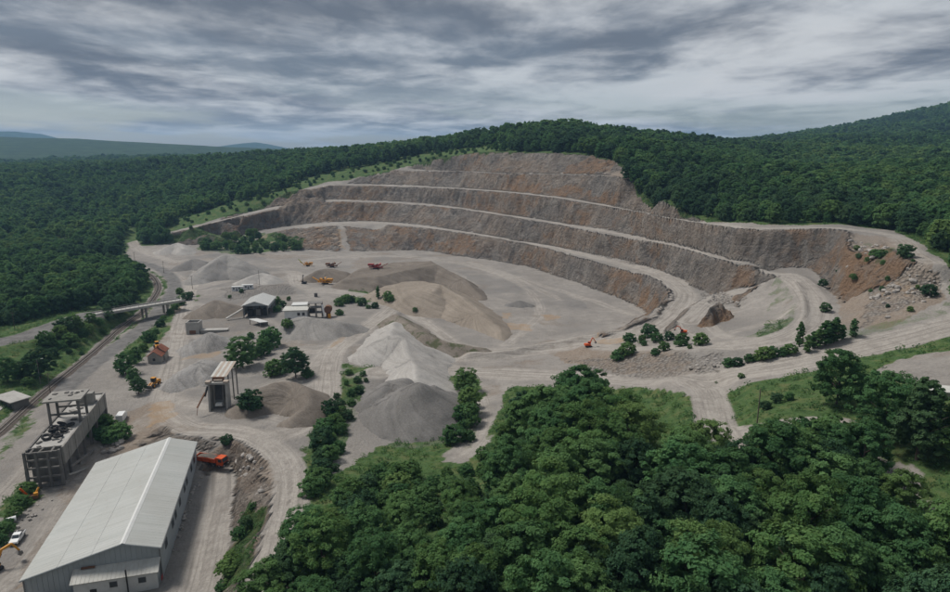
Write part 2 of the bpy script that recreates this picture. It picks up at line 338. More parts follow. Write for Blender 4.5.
def H1(x, y):
    """graded ground: base terrain, roads cut in, berms thrown up"""
    x = np.asarray(x, float); y = np.asarray(y, float); z = H0(x, y)
    def near_line(l, m):
        q = np.array(l); return np.nonzero((x > q[:, 0].min() - m) & (x < q[:, 0].max() + m) & (y > q[:, 1].min() - m) & (y < q[:, 1].max() + m))[0]
    def grade(l, a, b, dz):
        i = near_line(l, b)
        if len(i):
            d, zr = line_dist(x[i], y[i], l); k = 1 - sstep(a, b, d); z[i] = z[i] * (1 - k) + (zr + dz) * k
    for n, l, hw, wear in ROADW: grade(l, hw, hw + BLEND.get(n, 7), 0)
    for n, l, hw in ASPHW: grade(l, hw + .6, hw + 9, -.12)
    grade(RAIL, 3.2, 8, -.35)
    for l, h, wd in BERMS:
        i = near_line(l, 12)
        if len(i):
            d, zr = line_dist(x[i], y[i], l); z[i] += h * np.exp(-(d / wd) ** 2) * (0.8 + .4 * vnoise(x[i] / 4, y[i] / 4, 77))
    return z
gA, gB = GX.ravel(), GY.ravel()
HG = H1(gA, gB).reshape(GX.shape)                     # sampled once for look-ups
def Hq(x, y):
    x = np.asarray(x, float); y = np.asarray(y, float)
    inside = (x > NX0 + 2) & (x < NX0 + NS * (NNX - 3)) & (y > NY0 + 2) & (y < NY0 + NS * (NNY - 3))
    return np.where(inside, _bil(HG, NX0, NY0, NS, x, y), H0(x, y))
_ts = np.concatenate([np.arange(60, 900, .8), np.arange(900, 5000, 8)])
def hit(u, v):
    """where a bearing meets the ground"""
    a, b, c = ray(u, v); x, y, z = a * _ts, b * _ts, CAMH + c * _ts
    below = np.nonzero(z < Hq(x, y))[0]; k = below[0] if len(below) else len(_ts) - 1
    return (float(x[k]), float(y[k]), float(Hq(x[k], y[k])))
def hits(l): return [hit(*p) for p in l]
# ------------------------------------------------------------------ one ground sheet, dense where the quarry is
def axis(segs, lo, hi, grow=1.07):
    a = [segs[0][0]]
    for s0, s1, st in segs: a += list(np.arange(a[-1] + st, s1, st))
    st = segs[-1][2]; x = a[-1]
    while x < hi: st *= grow; x += st; a.append(x)
    st = segs[0][2]; x = a[0]; b = []
    while x > lo: st *= grow; x -= st; b.append(x)
    return np.array(b[::-1] + a)
xs = axis([(-330,-232,2.4),(-232,205,1.12),(205,330,2.2)], -8000, 8000)
ys = axis([(62,125,1.5),(125,330,.95),(330,730,1.15),(730,900,3.0)], -900, 9000)
nx, ny = len(xs), len(ys)
X, Y = np.meshgrid(xs, ys); x = X.ravel(); y = Y.ravel()
dense = (x > -340) & (x < 340) & (y > 50) & (y < 910)
inQ = in_poly(x, y, QZ); inQ = inQ | (line_dist(x, y, EMB_C)[0] < 10)
rk = _bil(rockw, NX0, NY0, NS, x, y) * dense
# broken rock: warp the faces in plan so that they read as buttresses, gullies and ledges
wx = fbm(x, y, 15, 4, 21) * 3.3 + fbm(x, y, 4.5, 2, 25) * 1.3; wy = fbm(x, y, 15, 4, 31) * 3.3 + fbm(x, y, 4.5, 2, 35) * 1.3
wk = np.clip(_bil(blur(rz, 4) * 2, NX0, NY0, NS, x, y), 0, 1) * inQ * dense
rd = np.full(x.shape, 1e9)
wearm = np.zeros(x.shape)
dd = np.nonzero(dense)[0]
for n, l, hw, wear in ROADW:
    d = line_dist(x[dd], y[dd], l)[0]
    rd[dd] = np.minimum(rd[dd], d - hw)
    wearm[dd] = np.maximum(wearm[dd], wear * (1 - sstep(hw - 1.0, hw + 2.0, d + fbm(x[dd], y[dd], 9, 2, 51) * 1.6)))
lat = np.full(x.shape, 30.0); lat[dd] = np.minimum(30, rd[dd] + 5)
for l in TRACKS:
    d = line_dist(x[dd], y[dd], zdense(l))[0]; m_ = d < 4.5; lat[dd] = np.where(m_ & (rd[dd] > 0), d, lat[dd])
    wearm[dd] = np.maximum(wearm[dd], .75 * (1 - sstep(1.6, 4.0, d + fbm(x[dd], y[dd], 7, 2, 57) * 1.4)))
asm = np.full(x.shape, 1e9)
for n, l, hw in ASPHW:
    asm[dd] = np.minimum(asm[dd], line_dist(x[dd], y[dd], l)[0] - hw)
raild = np.full(x.shape, 1e9); raild[dd] = line_dist(x[dd], y[dd], RAIL)[0]
z = np.where(dense, Hq(x, y), 0.0)
idx = np.nonzero(~dense)[0]; z[idx] = H1(x[idx], y[idx]) if len(idx) else z[idx]
zw = Hq(x + wx * wk, y + wy * wk); z = np.where(wk > .01, zw, z)
onroad = 1 - sstep(-.5, 1.6, rd)
z = z + dense * ((1 - onroad) * (fbm(x, y, 11, 4, 41) * .45 + rk * fbm(x, y, 3.2, 2, 43) * .9) + onroad * fbm(x, y, 7, 3, 44) * .07)
z = z - 0.10 * onroad * np.exp(-((np.abs(rd + 3.2) - .0) / .5) ** 2)     # wheel ruts
gzy, gzx = np.gradient(z.reshape(ny, nx), ys, xs); slo = np.hypot(gzx, gzy).ravel()

# ---- what covers the ground (albedo masks only)
def region(poly, amp=3.0, wl=9, seed=60):
    out = np.zeros(x.shape); q = np.array([p[:2] for p in poly])
    m = dense & (x > q[:, 0].min() - 12) & (x < q[:, 0].max() + 12) & (y > q[:, 1].min() - 12) & (y < q[:, 1].max() + 12)
    i = np.nonzero(m)[0]
    out[i] = in_poly(x[i] + fbm(x[i], y[i], wl, 3, seed) * amp, y[i] + fbm(x[i], y[i], wl, 3, seed + 9) * amp, poly)
    return out
BARE = [at(118,262,0), at(132,247,0), (-222,626), at(155,236,6.2), at(200,226,15.2), at(240,215,24.3), at(262,209,29.5), at(280,203.5,34), at(300,192.5,45), C5[0], C5[1], C5[2], C5[3], C5[4], C5[5], C5[6], C5[7], C5[8], C5[9], C5[10],
        far_at(640,190,462), far_at(662,204,424), far_at(690,217,397), far_at(760,224.5,343), far_at(837,224,326)] + hits([(895,231),(920,244),(942,262),(952,285),(958,302),(990,300),(990,318),(950,336),(905,346),(858,358),(800,373),(748,386),(727,393),(721,405),(728,428),(748,449),(740,458),(716,458),(700,436),(696,408),(684,392),(640,388),(560,388),(520,386),(498,400),(488,440),(470,462),(440,463),(455,430),(452,402),(430,428),(375,446),(340,474),(318,478),(302,470),(296,500),(286,540),(268,600),(250,660),(-60,660),(-60,470),(20,425),(70,380),(110,345),(140,318),(160,300),(168,284),(150,270)])
bare = region(BARE, 3.2, 10, 60)
grassy = np.zeros(x.shape); dirt = np.zeros(x.shape); ochre = np.zeros(x.shape); dark = np.zeros(x.shape); rubble = np.zeros(x.shape)
def paint(arr, polys, amp=3.0, wl=8, k=1.0, seed=70):
    for i, pl in enumerate(polys): np.maximum(arr, k * region(hits(pl), amp, wl, seed + i * 3), out=arr)
paint(grassy, [[(318,388),(340,362),(372,368),(360,410),(338,460),(305,500),(312,440)], [(448,368),(478,372),(482,410),(470,450),(440,462),(452,420)],
               [(140,318),(190,288),(200,296),(170,330),(150,350),(128,370),(118,352)], [(198,240),(250,232),(305,238),(300,250),(230,254),(196,250)],
               [(352,288),(380,284),(388,300),(352,304),(335,300)], [(120,262),(150,266),(168,284),(150,306),(150,290),(140,274)],
               [(760,325),(800,318),(802,333),(764,342),(745,338)], [(212,570),(232,535),(252,505),(262,520),(245,575),(225,620)],
               [(0,500),(30,480),(36,500),(10,535),(0,540)], [(0,440),(30,418),(45,418),(20,440),(0,460)], [(56,400),(100,350),(125,335),(90,372),(64,398)],
               [(600,392),(640,388),(690,392),(700,430),(640,450),(560,440)]], 3.5, 7)
paint(grassy, [[(262,392),(300,384),(312,396),(280,398)], [(840,330),(900,322),(955,300),(960,308),(905,332),(850,345)], [(770,280),(790,278),(800,310),(790,330),(760,318),(775,300)],
               [(860,240),(910,250),(925,270),(880,262)]], 4, 5, .5, 170)
paint(dirt, [[(560,350),(640,350),(690,360),(680,372),(600,370),(560,364)], [(830,240),(905,240),(935,265),(945,300),(880,330),(840,330),(835,290)], [(150,400),(200,430),(160,440),(110,470),(60,560),(20,592),(60,500),(110,430)],
              [(640,196),(700,222),(770,226),(830,224),(700,214)], [(600,160),(640,178),(690,215),(640,208),(605,190)], [(250,450),(270,470),(262,530),(236,590),(224,585),(244,520)]], 5, 12, .75, 200)
paint(ochre, [[(180,362),(190,356),(222,350),(224,354),(196,360)], [(495,322),(535,325),(530,332),(500,329)], [(540,316),(560,315),(560,319),(545,320)], [(500,312),(512,313),(510,318),(500,317)], [(590,338),(625,336),(630,342),(595,344)],
              [(885,285),(915,288),(912,298),(880,298)], [(258,236),(340,228),(345,250),(262,248)], [(320,352),(335,340),(350,330),(352,334),(334,346)], [(425,342),(470,350),(470,356),(430,350)],
              [(150,405),(172,400),(172,420),(150,425)], [(165,310),(180,300),(184,306),(172,316)]], 4, 6, .8, 240)
paint(rubble, [[(560,360),(640,356),(720,356),(715,372),(640,378)], [(866,290),(900,270),(930,270),(940,290),(900,310),(860,330)], [(222,288),(290,284),(296,294),(230,300)], [(700,290),(735,296),(756,292),(745,302),(712,303)]], 5, 7, 1, 300)
paint(dark, [[(165,470),(200,452),(232,462),(240,490),(232,530),(210,590),(150,592),(150,520)], [(196,385),(230,374),(300,385),(312,412),(260,428),(205,420)], [(300,320),(370,318),(372,345),(300,345)], [(345,380),(455,380),(470,440),(380,450)], [(180,300),(300,285),(300,330),(190,350)], [(0,440),(60,400),(70,420),(20,480),(0,500)], [(180,250),(250,250),(290,275),(200,290)], [(460,270),(560,290),(600,310),(520,310),(480,290)]], 8, 16, .8, 270)
grassy = np.where(bare > .5, grassy, 1.0)
thin = sstep(-.35, .25, fbm(x, y, 6, 3, 91)); paint(dark, [[(165,470),(200,452),(232,462),(240,490),(232,530),(210,590),(150,592),(150,520)], [(196,385),(230,374),(300,385),(312,412),(260,428),(205,420)], [(300,320),(370,318),(372,345),(300,345)], [(345,380),(455,380),(470,440),(380,450)], [(180,300),(300,285),(300,330),(190,350)], [(0,440),(60,400),(70,420),(20,480),(0,500)], [(180,250),(250,250),(290,275),(200,290)], [(460,270),(560,290),(600,310),(520,310),(480,290)]], 8, 16, .8, 270)
grassy = np.where(bare > .5, grassy * (.45 + .55 * thin), .82 + .18 * thin)
for pl, k in (([(870,374),(900,359),(950,350),(1000,348),(1000,394),(930,394),(905,386)], .85), ([(840,436),(880,452),(920,480),(965,520),(955,535),(905,496),(850,452)], .7), ([(470,400),(500,405),(490,445),(460,462),(440,462)], .5)):
    grassy = grassy * (1 - k * region(hits(pl), 4, 7, 370))
# verges of haul roads and clearing stay half grown
grassy = grassy * sstep(-.5, 1.6, rd); asphm = 1 - sstep(-.6, .4, asm); grassy = grassy * (1 - asphm) * sstep(2.2, 3.4, raild + fbm(x, y, 5, 2, 95))
dirtpatch = sstep(.15, .45, fbm(x, y, 30, 4, 97)) * .45
dirt = np.maximum(dirt, np.maximum(dirtpatch * (bare > .5), 0))
dirt = np.where(bare < .5, np.maximum(dirt, sstep(.2, .5, fbm(x, y, 14, 3, 99)) * .4), dirt)
dirt *= (1 - wearm * .5)
rock = np.clip(sstep(.42, .75, slo) * inQ + rk * .8 * inQ * sstep(.2, .4, slo), 0, 1) * (1 - onroad * (1 - sstep(.5, .8, slo)))
rust = .12 + sstep(-.15, .4, fbm(x, y, 60, 3, 111)) * .5
for pl, k in (([(636,300),(645,288),(655,284),(652,312)], 1.0), ([(728,290),(735,272),(757,268),(760,292)], 1.0), ([(838,300),(842,250),(900,245),(930,268),(900,300),(860,325)], 1.0), ([(480,190),(520,176),(620,180),(625,205),(560,196)], .8), ([(560,172),(590,156),(618,164),(610,174)], 1.0), ([(380,226),(470,236),(480,255),(420,250)], .75), ([(420,205),(470,190),(540,198),(530,217),(470,210)], .65)):
    np.maximum(rust, k * region(hits(pl), 5, 10, 115), out=rust)
corner = region(hits([(345,226),(402,227),(404,250),(352,251)]), 3, 8, 117); rock = np.maximum(rock, corner * (1 - onroad))
island = region(hits([(738,302),(775,278),(798,286),(804,330),(760,343),(735,330)]), 2, 8, 119); rock = rock * (1 - island)
ballast = 1 - sstep(2.0, 3.0, raild)
forest = np.where(dense, 0, 1.0)

def ground_mat():
    m, t, out = new_mat('ground')
    tcn = t.node('ShaderNodeTexCoord'); co = tcn.outputs['Object']
    a1 = t.node('ShaderNodeAttribute', attribute_name='cover'); a2 = t.node('ShaderNodeAttribute', attribute_name='extra')
    s1 = t.node('ShaderNodeSeparateColor'); t.put(s1.inputs[0], a1.outputs['Color']); s2 = t.node('ShaderNodeSeparateColor'); t.put(s2.inputs[0], a2.outputs['Color'])
    grass_, rock_, dirt_, ochre_ = s1.outputs[0], s1.outputs[1], s1.outputs[2], a1.outputs['Alpha']
    wear_, asph_, rub_, rust_ = s2.outputs[0], s2.outputs[1], s2.outputs[2], a2.outputs['Alpha']
    n_big = t.noise(co, 0.035, 5, .6); n_mid = t.noise(co, .22, 6, .62); n_f = t.noise(co, 1.3, 5, .65); n_s = t.noise(t.scale(co, 1, 1, 1), .6, 4, .6, 1.5)
    grav = t.mix(t.mapr(n_big, .35, .65), (.225, .205, .186), (.325, .298, .270))
    grav = t.mix(t.mapr(n_mid, .38, .66, 0, .6), grav, (.175, .160, .146))
    grav = t.mix(t.mapr(n_f, .38, .7, 0, .45), grav, (.37, .345, .315))
    road = t.mix(t.mapr(n_s, .35, .68), (.355, .322, .288), (.46, .422, .378))
    road = t.mix(t.mapr(n_mid, .48, .66, 0, .6), road, (.235, .21, .186))
    la = t.node('ShaderNodeAttribute', attribute_name='lateral'); cxy = t.node('ShaderNodeSeparateXYZ'); t.put(cxy.inputs[0], co); tv_ = t.node('ShaderNodeCombineXYZ')
    t.put(tv_.inputs[0], t.math('MULTIPLY', la.outputs['Fac'], 1.25)); t.put(tv_.inputs[1], t.math('MULTIPLY', cxy.outputs[0], .035)); t.put(tv_.inputs[2], t.math('MULTIPLY', cxy.outputs[1], .035))
    trk = t.noise(tv_.outputs[0], 1.0, 4, .6, .4)
    road = t.mix(t.mapr(trk, .46, .66, 0, .75), road, (.21, .188, .166)); road = t.mix(t.mapr(trk, .28, .44, .6, 0), road, (.47, .44, .40))
    c = t.mix(t.math('MULTIPLY', wear_, .85), grav, road)
    soil = t.mix(t.mapr(n_f, .3, .7), (.17, .128, .095), (.30, .245, .195))
    c = t.mix(t.mapr(t.math('ADD', dirt_, t.math('MULTIPLY', t.math('SUBTRACT', n_mid, .5), .9)), .25, .75, 0, .85), c, soil)
    och = t.mix(n_f, (.30, .185, .095), (.40, .285, .17))
    c = t.mix(t.mapr(t.math('ADD', ochre_, t.math('MULTIPLY', t.math('SUBTRACT', n_mid, .5), 1.2)), .35, .95, 0, .6), c, och)
    vor = t.node('ShaderNodeTexVoronoi'); t.put(vor.inputs['Vector'], co); vor.inputs['Scale'].default_value = .8
    stones = t.mix(t.mapr(vor.outputs['Distance'], .1, .7), (.34, .31, .28), (.15, .132, .115))
    c = t.mix(t.math('MULTIPLY', rub_, t.mapr(n_mid, .4, .6)), c, stones)
    # rock: grey limestone with vertical streaks, ledges and rusty seams
    st = t.noise(t.scale(co, .30, .30, .07), 1.0, 5, .65, .6); lay = t.noise(t.scale(co, .06, .06, .55), 1.0, 5, .6, .8); blk = t.noise(co, .45, 6, .7)
    rc = t.mix(t.mapr(t.math('ADD', t.math('MULTIPLY', st, .45), t.math('MULTIPLY', t.noise(co, .05, 5, .62, .5), .55)), .38, .62), (.105, .094, .086), (.31, .28, .252))
    rc = t.mix(t.mapr(t.noise(t.scale(co, 1, 1, 1.6), .022, 4, .6), .42, .60, 0, .75), rc, (.30, .232, .178))
    rc = t.mix(t.mapr(lay, .50, .66, 0, .5), rc, (.36, .325, .288))
    rc = t.mix(t.mapr(blk, .56, .70, 0, .5), rc, (.43, .39, .345))
    rc = t.mix(t.mapr(blk, .30, .43, .6, 0), rc, (.05, .044, .04))
    dco = t.vmath('ADD', co, t.vmath('SCALE', t.node('ShaderNodeTexNoise').outputs[1]))
    nz = dco.node.inputs[1].links[0].from_node; nz.inputs['Scale'].default_value = 7.0; nzt = nz.inputs[0].links[0].from_node; t.put(nzt.inputs['Vector'], co); nzt.inputs['Scale'].default_value = .35; nzt.inputs['Detail'].default_value = 4
    crk = t.node('ShaderNodeTexVoronoi', feature='DISTANCE_TO_EDGE'); t.put(crk.inputs['Vector'], t.scale(dco, 1, 1, .7)); crk.inputs['Scale'].default_value = .22
    rc = t.mix(t.mapr(crk.outputs['Distance'], .0, .10, .22, 0), rc, (.06, .053, .048))
    vcell = t.node('ShaderNodeTexVoronoi'); t.put(vcell.inputs['Vector'], t.scale(dco, 1, 1, .7)); vcell.inputs['Scale'].default_value = .22; vs_ = t.node('ShaderNodeSeparateColor'); t.put(vs_.inputs[0], vcell.outputs['Color'])
    rc = t.mix(t.mapr(vs_.outputs[0], .5, 1, 0, .4), rc, (.37, .33, .285)); rc = t.mix(t.mapr(vs_.outputs[1], .6, 1, 0, .35), rc, (.115, .10, .09))
    rr = t.mix(n_f, (.21, .115, .06), (.37, .245, .155))
    rc = t.mix(t.mapr(t.math('ADD', rust_, t.math('MULTIPLY', t.math('SUBTRACT', t.noise(co, .11, 5, .62, .6), .5), 3.0)), .40, 1.05, 0, .8), rc, rr)
    c = t.mix(t.mapr(t.math('ADD', rock_, t.math('MULTIPLY', t.math('SUBTRACT', n_f, .5), .5)), .3, .6), c, rc)
    # grass and undergrowth
    gr = t.mix(t.mapr(n_f, .3, .7), (.038, .082, .026), (.092, .148, .05)); gr = t.mix(t.mapr(n_mid, .48, .66, 0, .6), gr, (.155, .15, .065)); gr = t.mix(t.mapr(n_mid, .3, .44, .7, 0), gr, (.022, .045, .014))
    c = t.mix(t.mapr(t.math('ADD', grass_, t.math('MULTIPLY', t.math('SUBTRACT', n_f, .5), .9)), .32, .68), c, gr)
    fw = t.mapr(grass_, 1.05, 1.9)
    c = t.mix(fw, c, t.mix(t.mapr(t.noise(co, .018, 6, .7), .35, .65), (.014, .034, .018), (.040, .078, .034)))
    asc = t.mix(t.mapr(n_mid, .35, .65), (.125, .12, .115), (.215, .205, .195)); c = t.mix(asph_, c, asc)
    bs = t.node('ShaderNodeBsdfPrincipled'); t.put(bs.inputs['Base Color'], c); bs.inputs['Roughness'].default_value = .95; bs.inputs['Specular IOR Level'].default_value = .15
    bh = t.math('ADD', t.math('MULTIPLY', n_f, .5), t.math('ADD', t.math('MULTIPLY', t.math('MULTIPLY', blk, rock_), 3.2), t.math('MULTIPLY', t.math('MULTIPLY', st, rock_), 2.5)))
    bh = t.math('ADD', bh, t.math('MULTIPLY', t.math('MULTIPLY', t.math('ADD', vs_.outputs[2], t.mapr(crk.outputs['Distance'], 0, .12, 0, .35)), rock_), .9))
    bh = t.math('ADD', bh, t.math('MULTIPLY', t.math('MULTIPLY', vor.outputs['Distance'], rub_), -1.2))
    bp = t.node('ShaderNodeBump'); bp.inputs['Strength'].default_value = 1.0; bp.inputs['Distance'].default_value = 1.1; t.put(bp.inputs['Height'], bh); t.put(bs.inputs['Normal'], bp.outputs[0])
    t.l.new(bs.outputs[0], out.inputs[0]); return m
GROUND = ground_mat()

Vt = np.stack([x, y, z], 1).astype(np.float32)
jj, ii = np.meshgrid(np.arange(ny - 1), np.arange(nx - 1), indexing='ij'); q0 = (jj * nx + ii).ravel()
Fq = np.stack([q0, q0 + 1, q0 + nx + 1, q0 + nx], 1)
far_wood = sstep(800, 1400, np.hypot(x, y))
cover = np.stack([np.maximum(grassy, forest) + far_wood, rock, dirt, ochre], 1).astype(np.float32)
dark = np.clip(dark * sstep(-.5, .3, fbm(x, y, 12, 4, 123)) + .5 * sstep(.05, .5, fbm(x, y, 26, 4, 125)) * (bare > .5), 0, 1) * (1 - .75 * wearm)
extra = np.stack([wearm, np.maximum(np.maximum(asphm, ballast * .6), dark * .62), rubble, rust], 1).astype(np.float32)
Nn = np.stack([-gzx.ravel(), -gzy.ravel(), np.ones(x.size)], 1); Nn /= np.linalg.norm(Nn, axis=1)[:, None]; Nn = Nn.astype(np.float32)
fc = lambda a: a[Fq].mean(1)
isroad = fc((rd < 0).astype(float)) > .5; isrock = (fc(rock) > .5) & ~isroad; isasp = (fc((asm < 0).astype(float)) > .5)
isbare = (fc(bare) > .5) & ~isroad & ~isrock & ~isasp
def sub_ground(name, mask):
    f = Fq[mask]; used = np.unique(f); rmap = np.full(len(Vt), -1, np.int64); rmap[used] = np.arange(len(used))
    me = mesh_np(name, Vt[used], rmap[f], True)
    lt = me.attributes.new('lateral', 'FLOAT', 'POINT'); lt.data.foreach_set('value', lat[used].astype(np.float32))
    for nm, arr in (('cover', cover), ('extra', extra)):
        at_ = me.color_attributes.new(nm, 'FLOAT_COLOR', 'POINT'); at_.data.foreach_set('color', arr[used].ravel())
    me.normals_split_custom_set_from_vertices(Nn[used].tolist())
    return tag(link(name, me, None, GROUND), kind='structure')
sub_ground('haul_road', isroad)
sub_ground('quarry_rock_face', isrock)
sub_ground('asphalt_road', isasp & ~isroad & ~isrock)
sub_ground('quarry_ground', isbare)
sub_ground('hillside', ~(isroad | isrock | isasp | isbare))
print('ground', nx, ny, nx * ny)
# ------------------------------------------------------------------ mesh builder and plain materials
class MB:
    def __init__(s): s.v = []; s.f = []
    def add(s, V, F, M=None):
        b = len(s.v)
        s.v += [tuple(M @ Vector(p)) if M is not None else tuple(p) for p in V]; s.f += [tuple(b + i for i in f) for f in F]; return s
    def box(s, c, d, rz=0.0, rx=0.0, ry=0.0):
        hx, hy, hz = d[0] / 2, d[1] / 2, d[2] / 2
        V = [(-hx,-hy,-hz),(hx,-hy,-hz),(hx,hy,-hz),(-hx,hy,-hz),(-hx,-hy,hz),(hx,-hy,hz),(hx,hy,hz),(-hx,hy,hz)]
        M = Matrix.Translation(c) @ Matrix.Rotation(rz, 4, 'Z') @ Matrix.Rotation(ry, 4, 'Y') @ Matrix.Rotation(rx, 4, 'X')
        return s.add(V, [(0,3,2,1),(4,5,6,7),(0,1,5,4),(1,2,6,5),(2,3,7,6),(3,0,4,7)], M)
    def prism(s, prof, axis, a, b):
        """profile (2D) extruded along an axis from a to b"""
        n = len(prof)
        def p(q, t): return {'x': (t, q[0], q[1]), 'y': (q[0], t, q[1]), 'z': (q[0], q[1], t)}[axis]
        V = [p(q, a) for q in prof] + [p(q, b) for q in prof]
        return s.add(V, [tuple(range(n))[::-1], tuple(range(n, 2 * n))] + [(i, (i + 1) % n, n + (i + 1) % n, n + i) for i in range(n)])
    def tube(s, p0, p1, r0, r1=None, n=8):
        r1 = r0 if r1 is None else r1; p0, p1 = Vector(p0), Vector(p1); d = (p1 - p0)
        q = d.to_track_quat('Z', 'Y').to_matrix()
        V = [p0 + q @ Vector((r0 * math.cos(2 * math.pi * i / n), r0 * math.sin(2 * math.pi * i / n), 0)) for i in range(n)]
        V += [p1 + q @ Vector((r1 * math.cos(2 * math.pi * i / n), r1 * math.sin(2 * math.pi * i / n), 0)) for i in range(n)]
        return s.add(V, [tuple(range(n))[::-1], tuple(range(n, 2 * n))] + [(i, (i + 1) % n, n + (i + 1) % n, n + i) for i in range(n)])
    def bar(s, p0, p1, w, h):
        p0, p1 = Vector(p0), Vector(p1); d = p1 - p0; L = d.length; d.normalize()
        up = Vector((0, 0, 1)) if abs(d.z) < .98 else Vector((0, 1, 0)); sx = d.cross(up).normalized(); sz = sx.cross(d)
        V = [p0 + sx * a * w / 2 + sz * b * h / 2 + d * L * t for t in (0, 1) for a, b in ((-1, -1), (1, -1), (1, 1), (-1, 1))]
        return s.add(V, [(0,1,2,3),(4,7,6,5),(0,4,5,1),(1,5,6,2),(2,6,7,3),(3,7,4,0)])
    def torus(s, c, R0, r, nr=14, nt=7, M=None):
        V = []; F = []
        for i in range(nr):
            a = 2 * math.pi * i / nr
            for j in range(nt):
                b = 2 * math.pi * j / nt; V.append(((R0 + r * math.cos(b)) * math.cos(a), (R0 + r * math.cos(b)) * math.sin(a), r * math.sin(b)))
                F.append((i * nt + j, ((i + 1) % nr) * nt + j, ((i + 1) % nr) * nt + (j + 1) % nt, i * nt + (j + 1) % nt))
        return s.add(V, F, Matrix.Translation(c) @ (M if M is not None else Matrix.Identity(4)))
    def data(s, name):
        me = bpy.data.meshes.new(name); me.from_pydata(s.v, [], s.f); me.update()
        return me
    def build(s, name, mat, parent=None): return link(name, s.data(name), parent, mat)
def paint_mat(name, c, rough=.6, var=.25, scale=.6, dirt=.3, dirtc=(.22, .19, .16), bump=.0, metal=0.0, streak=False):
    m, t, out = new_mat(name); co = t.node('ShaderNodeTexCoord').outputs['Object']
    n1 = t.noise(co, scale, 5, .6); n2 = t.noise(t.scale(co, 1.0, 1.0, .15) if streak else co, scale * 3.3, 6, .65)
    k = 1 - var
    cc = t.mix(t.mapr(n1, .3, .7), tuple(q * k for q in c), tuple(min(1, q * (1 + var * .4)) for q in c))
    cc = t.mix(t.mapr(n2, .5, .72, 0, dirt), cc, dirtc)
    b = t.node('ShaderNodeBsdfPrincipled'); t.put(b.inputs['Base Color'], cc); b.inputs['Roughness'].default_value = rough; b.inputs['Metallic'].default_value = metal
    b.inputs['Specular IOR Level'].default_value = .3
    if bump:
        bp = t.node('ShaderNodeBump'); bp.inputs['Strength'].default_value = .6; bp.inputs['Distance'].default_value = bump; t.put(bp.inputs['Height'], n2); t.put(b.inputs['Normal'], bp.outputs[0])
    t.l.new(b.outputs[0], out.inputs[0]); return m
M = {
 'roof': paint_mat('roof_sheet', (.375, .385, .36), .55, .14, .10, .35, (.29, .285, .26), streak=False), 'unused': None, 'wall_sheet': paint_mat('wall_sheet', (.38, .41, .43), .55, .12, .2, .3, (.28, .28, .27), streak=True),
 'ridge': paint_mat('ridge_metal', (.62, .62, .60), .5, .06, .5, .1), 'leanroof': paint_mat('old_roof_sheet', (.52, .51, .47), .6, .15, .4, .3, (.33, .26, .19)),
 'dark': paint_mat('dark_opening', (.03, .032, .035), .4, .2, .8, .1), 'glass': paint_mat('window_glass', (.05, .06, .07), .12, .2, .5, .1), 'frame': paint_mat('frame_metal', (.20, .20, .20), .5),
 'concrete': paint_mat('old_concrete', (.30, .285, .26), .9, .3, .25, .5, (.12, .11, .10), .05, streak=True), 'conc_dark': paint_mat('weathered_concrete', (.17, .16, .15), .95, .35, .3, .5, (.07, .065, .06), .05, streak=True),
 'conc_light': paint_mat('pale_concrete', (.40, .385, .36), .9, .2, .3, .3, (.22, .2, .18), .03), 'tile': paint_mat('red_roof_tiles', (.30, .115, .07), .85, .35, .6, .4, (.16, .08, .06), .04), 'plaster': paint_mat('old_plaster', (.33, .31, .28), .9, .25, .4, .4, (.2, .18, .15)),
 'orange': paint_mat('orange_paint', (.62, .095, .02), .45, .2, .6, .2, (.35, .14, .07)), 'yellow': paint_mat('yellow_paint', (.60, .27, .03), .45, .2, .6, .25, (.3, .18, .08)), 'red': paint_mat('red_paint', (.34, .045, .045), .45, .2, .6, .2), 'rubber': paint_mat('black_rubber', (.025, .025, .026), .85, .3, .8, .4, (.10, .09, .08)),
 'black': paint_mat('black_metal', (.035, .035, .037), .6, .3, .8, .4, (.12, .10, .09)), 'steel': paint_mat('worn_steel', (.20, .19, .18), .55, .3, .6, .5, (.15, .09, .06)), 'white': paint_mat('white_paint', (.74, .74, .73), .4, .06, .5, .12), 'whitewall': paint_mat('white_panel_wall', (.62, .63, .63), .6, .1, .3, .2),
 'rust': paint_mat('rusty_steel', (.20, .10, .06), .85, .4, .7, .5, (.09, .06, .045)), 'hopper': paint_mat('rusted_sheet', (.44, .37, .31), .8, .25, 1.2, .6, (.27, .13, .07)), 'wood': paint_mat('grey_timber', (.12, .10, .08), .9, .3, .8, .3), 'ballast': paint_mat('rail_ballast', (.125, .10, .085), .95, .4, 1.5, .6, (.24, .21, .18), .1),
 'rail': paint_mat('rail_steel', (.34, .30, .27), .45, .3, .5, .2), 'sleeper': paint_mat('sleeper', (.14, .12, .10), .9, .3, 1.0, .4), 'lime': paint_mat('lime_paint', (.42, .46, .04), .5), 'load': paint_mat('load_gravel', (.12, .105, .09), .95, .3, 1.5, .4),
 'stone': paint_mat('pale_stone', (.38, .35, .32), .92, .35, .9, .5, (.18, .16, .14), .1), 'stone_dark': paint_mat('dark_stone', (.20, .185, .17), .92, .35, .9, .5, (.10, .09, .08), .1),
}
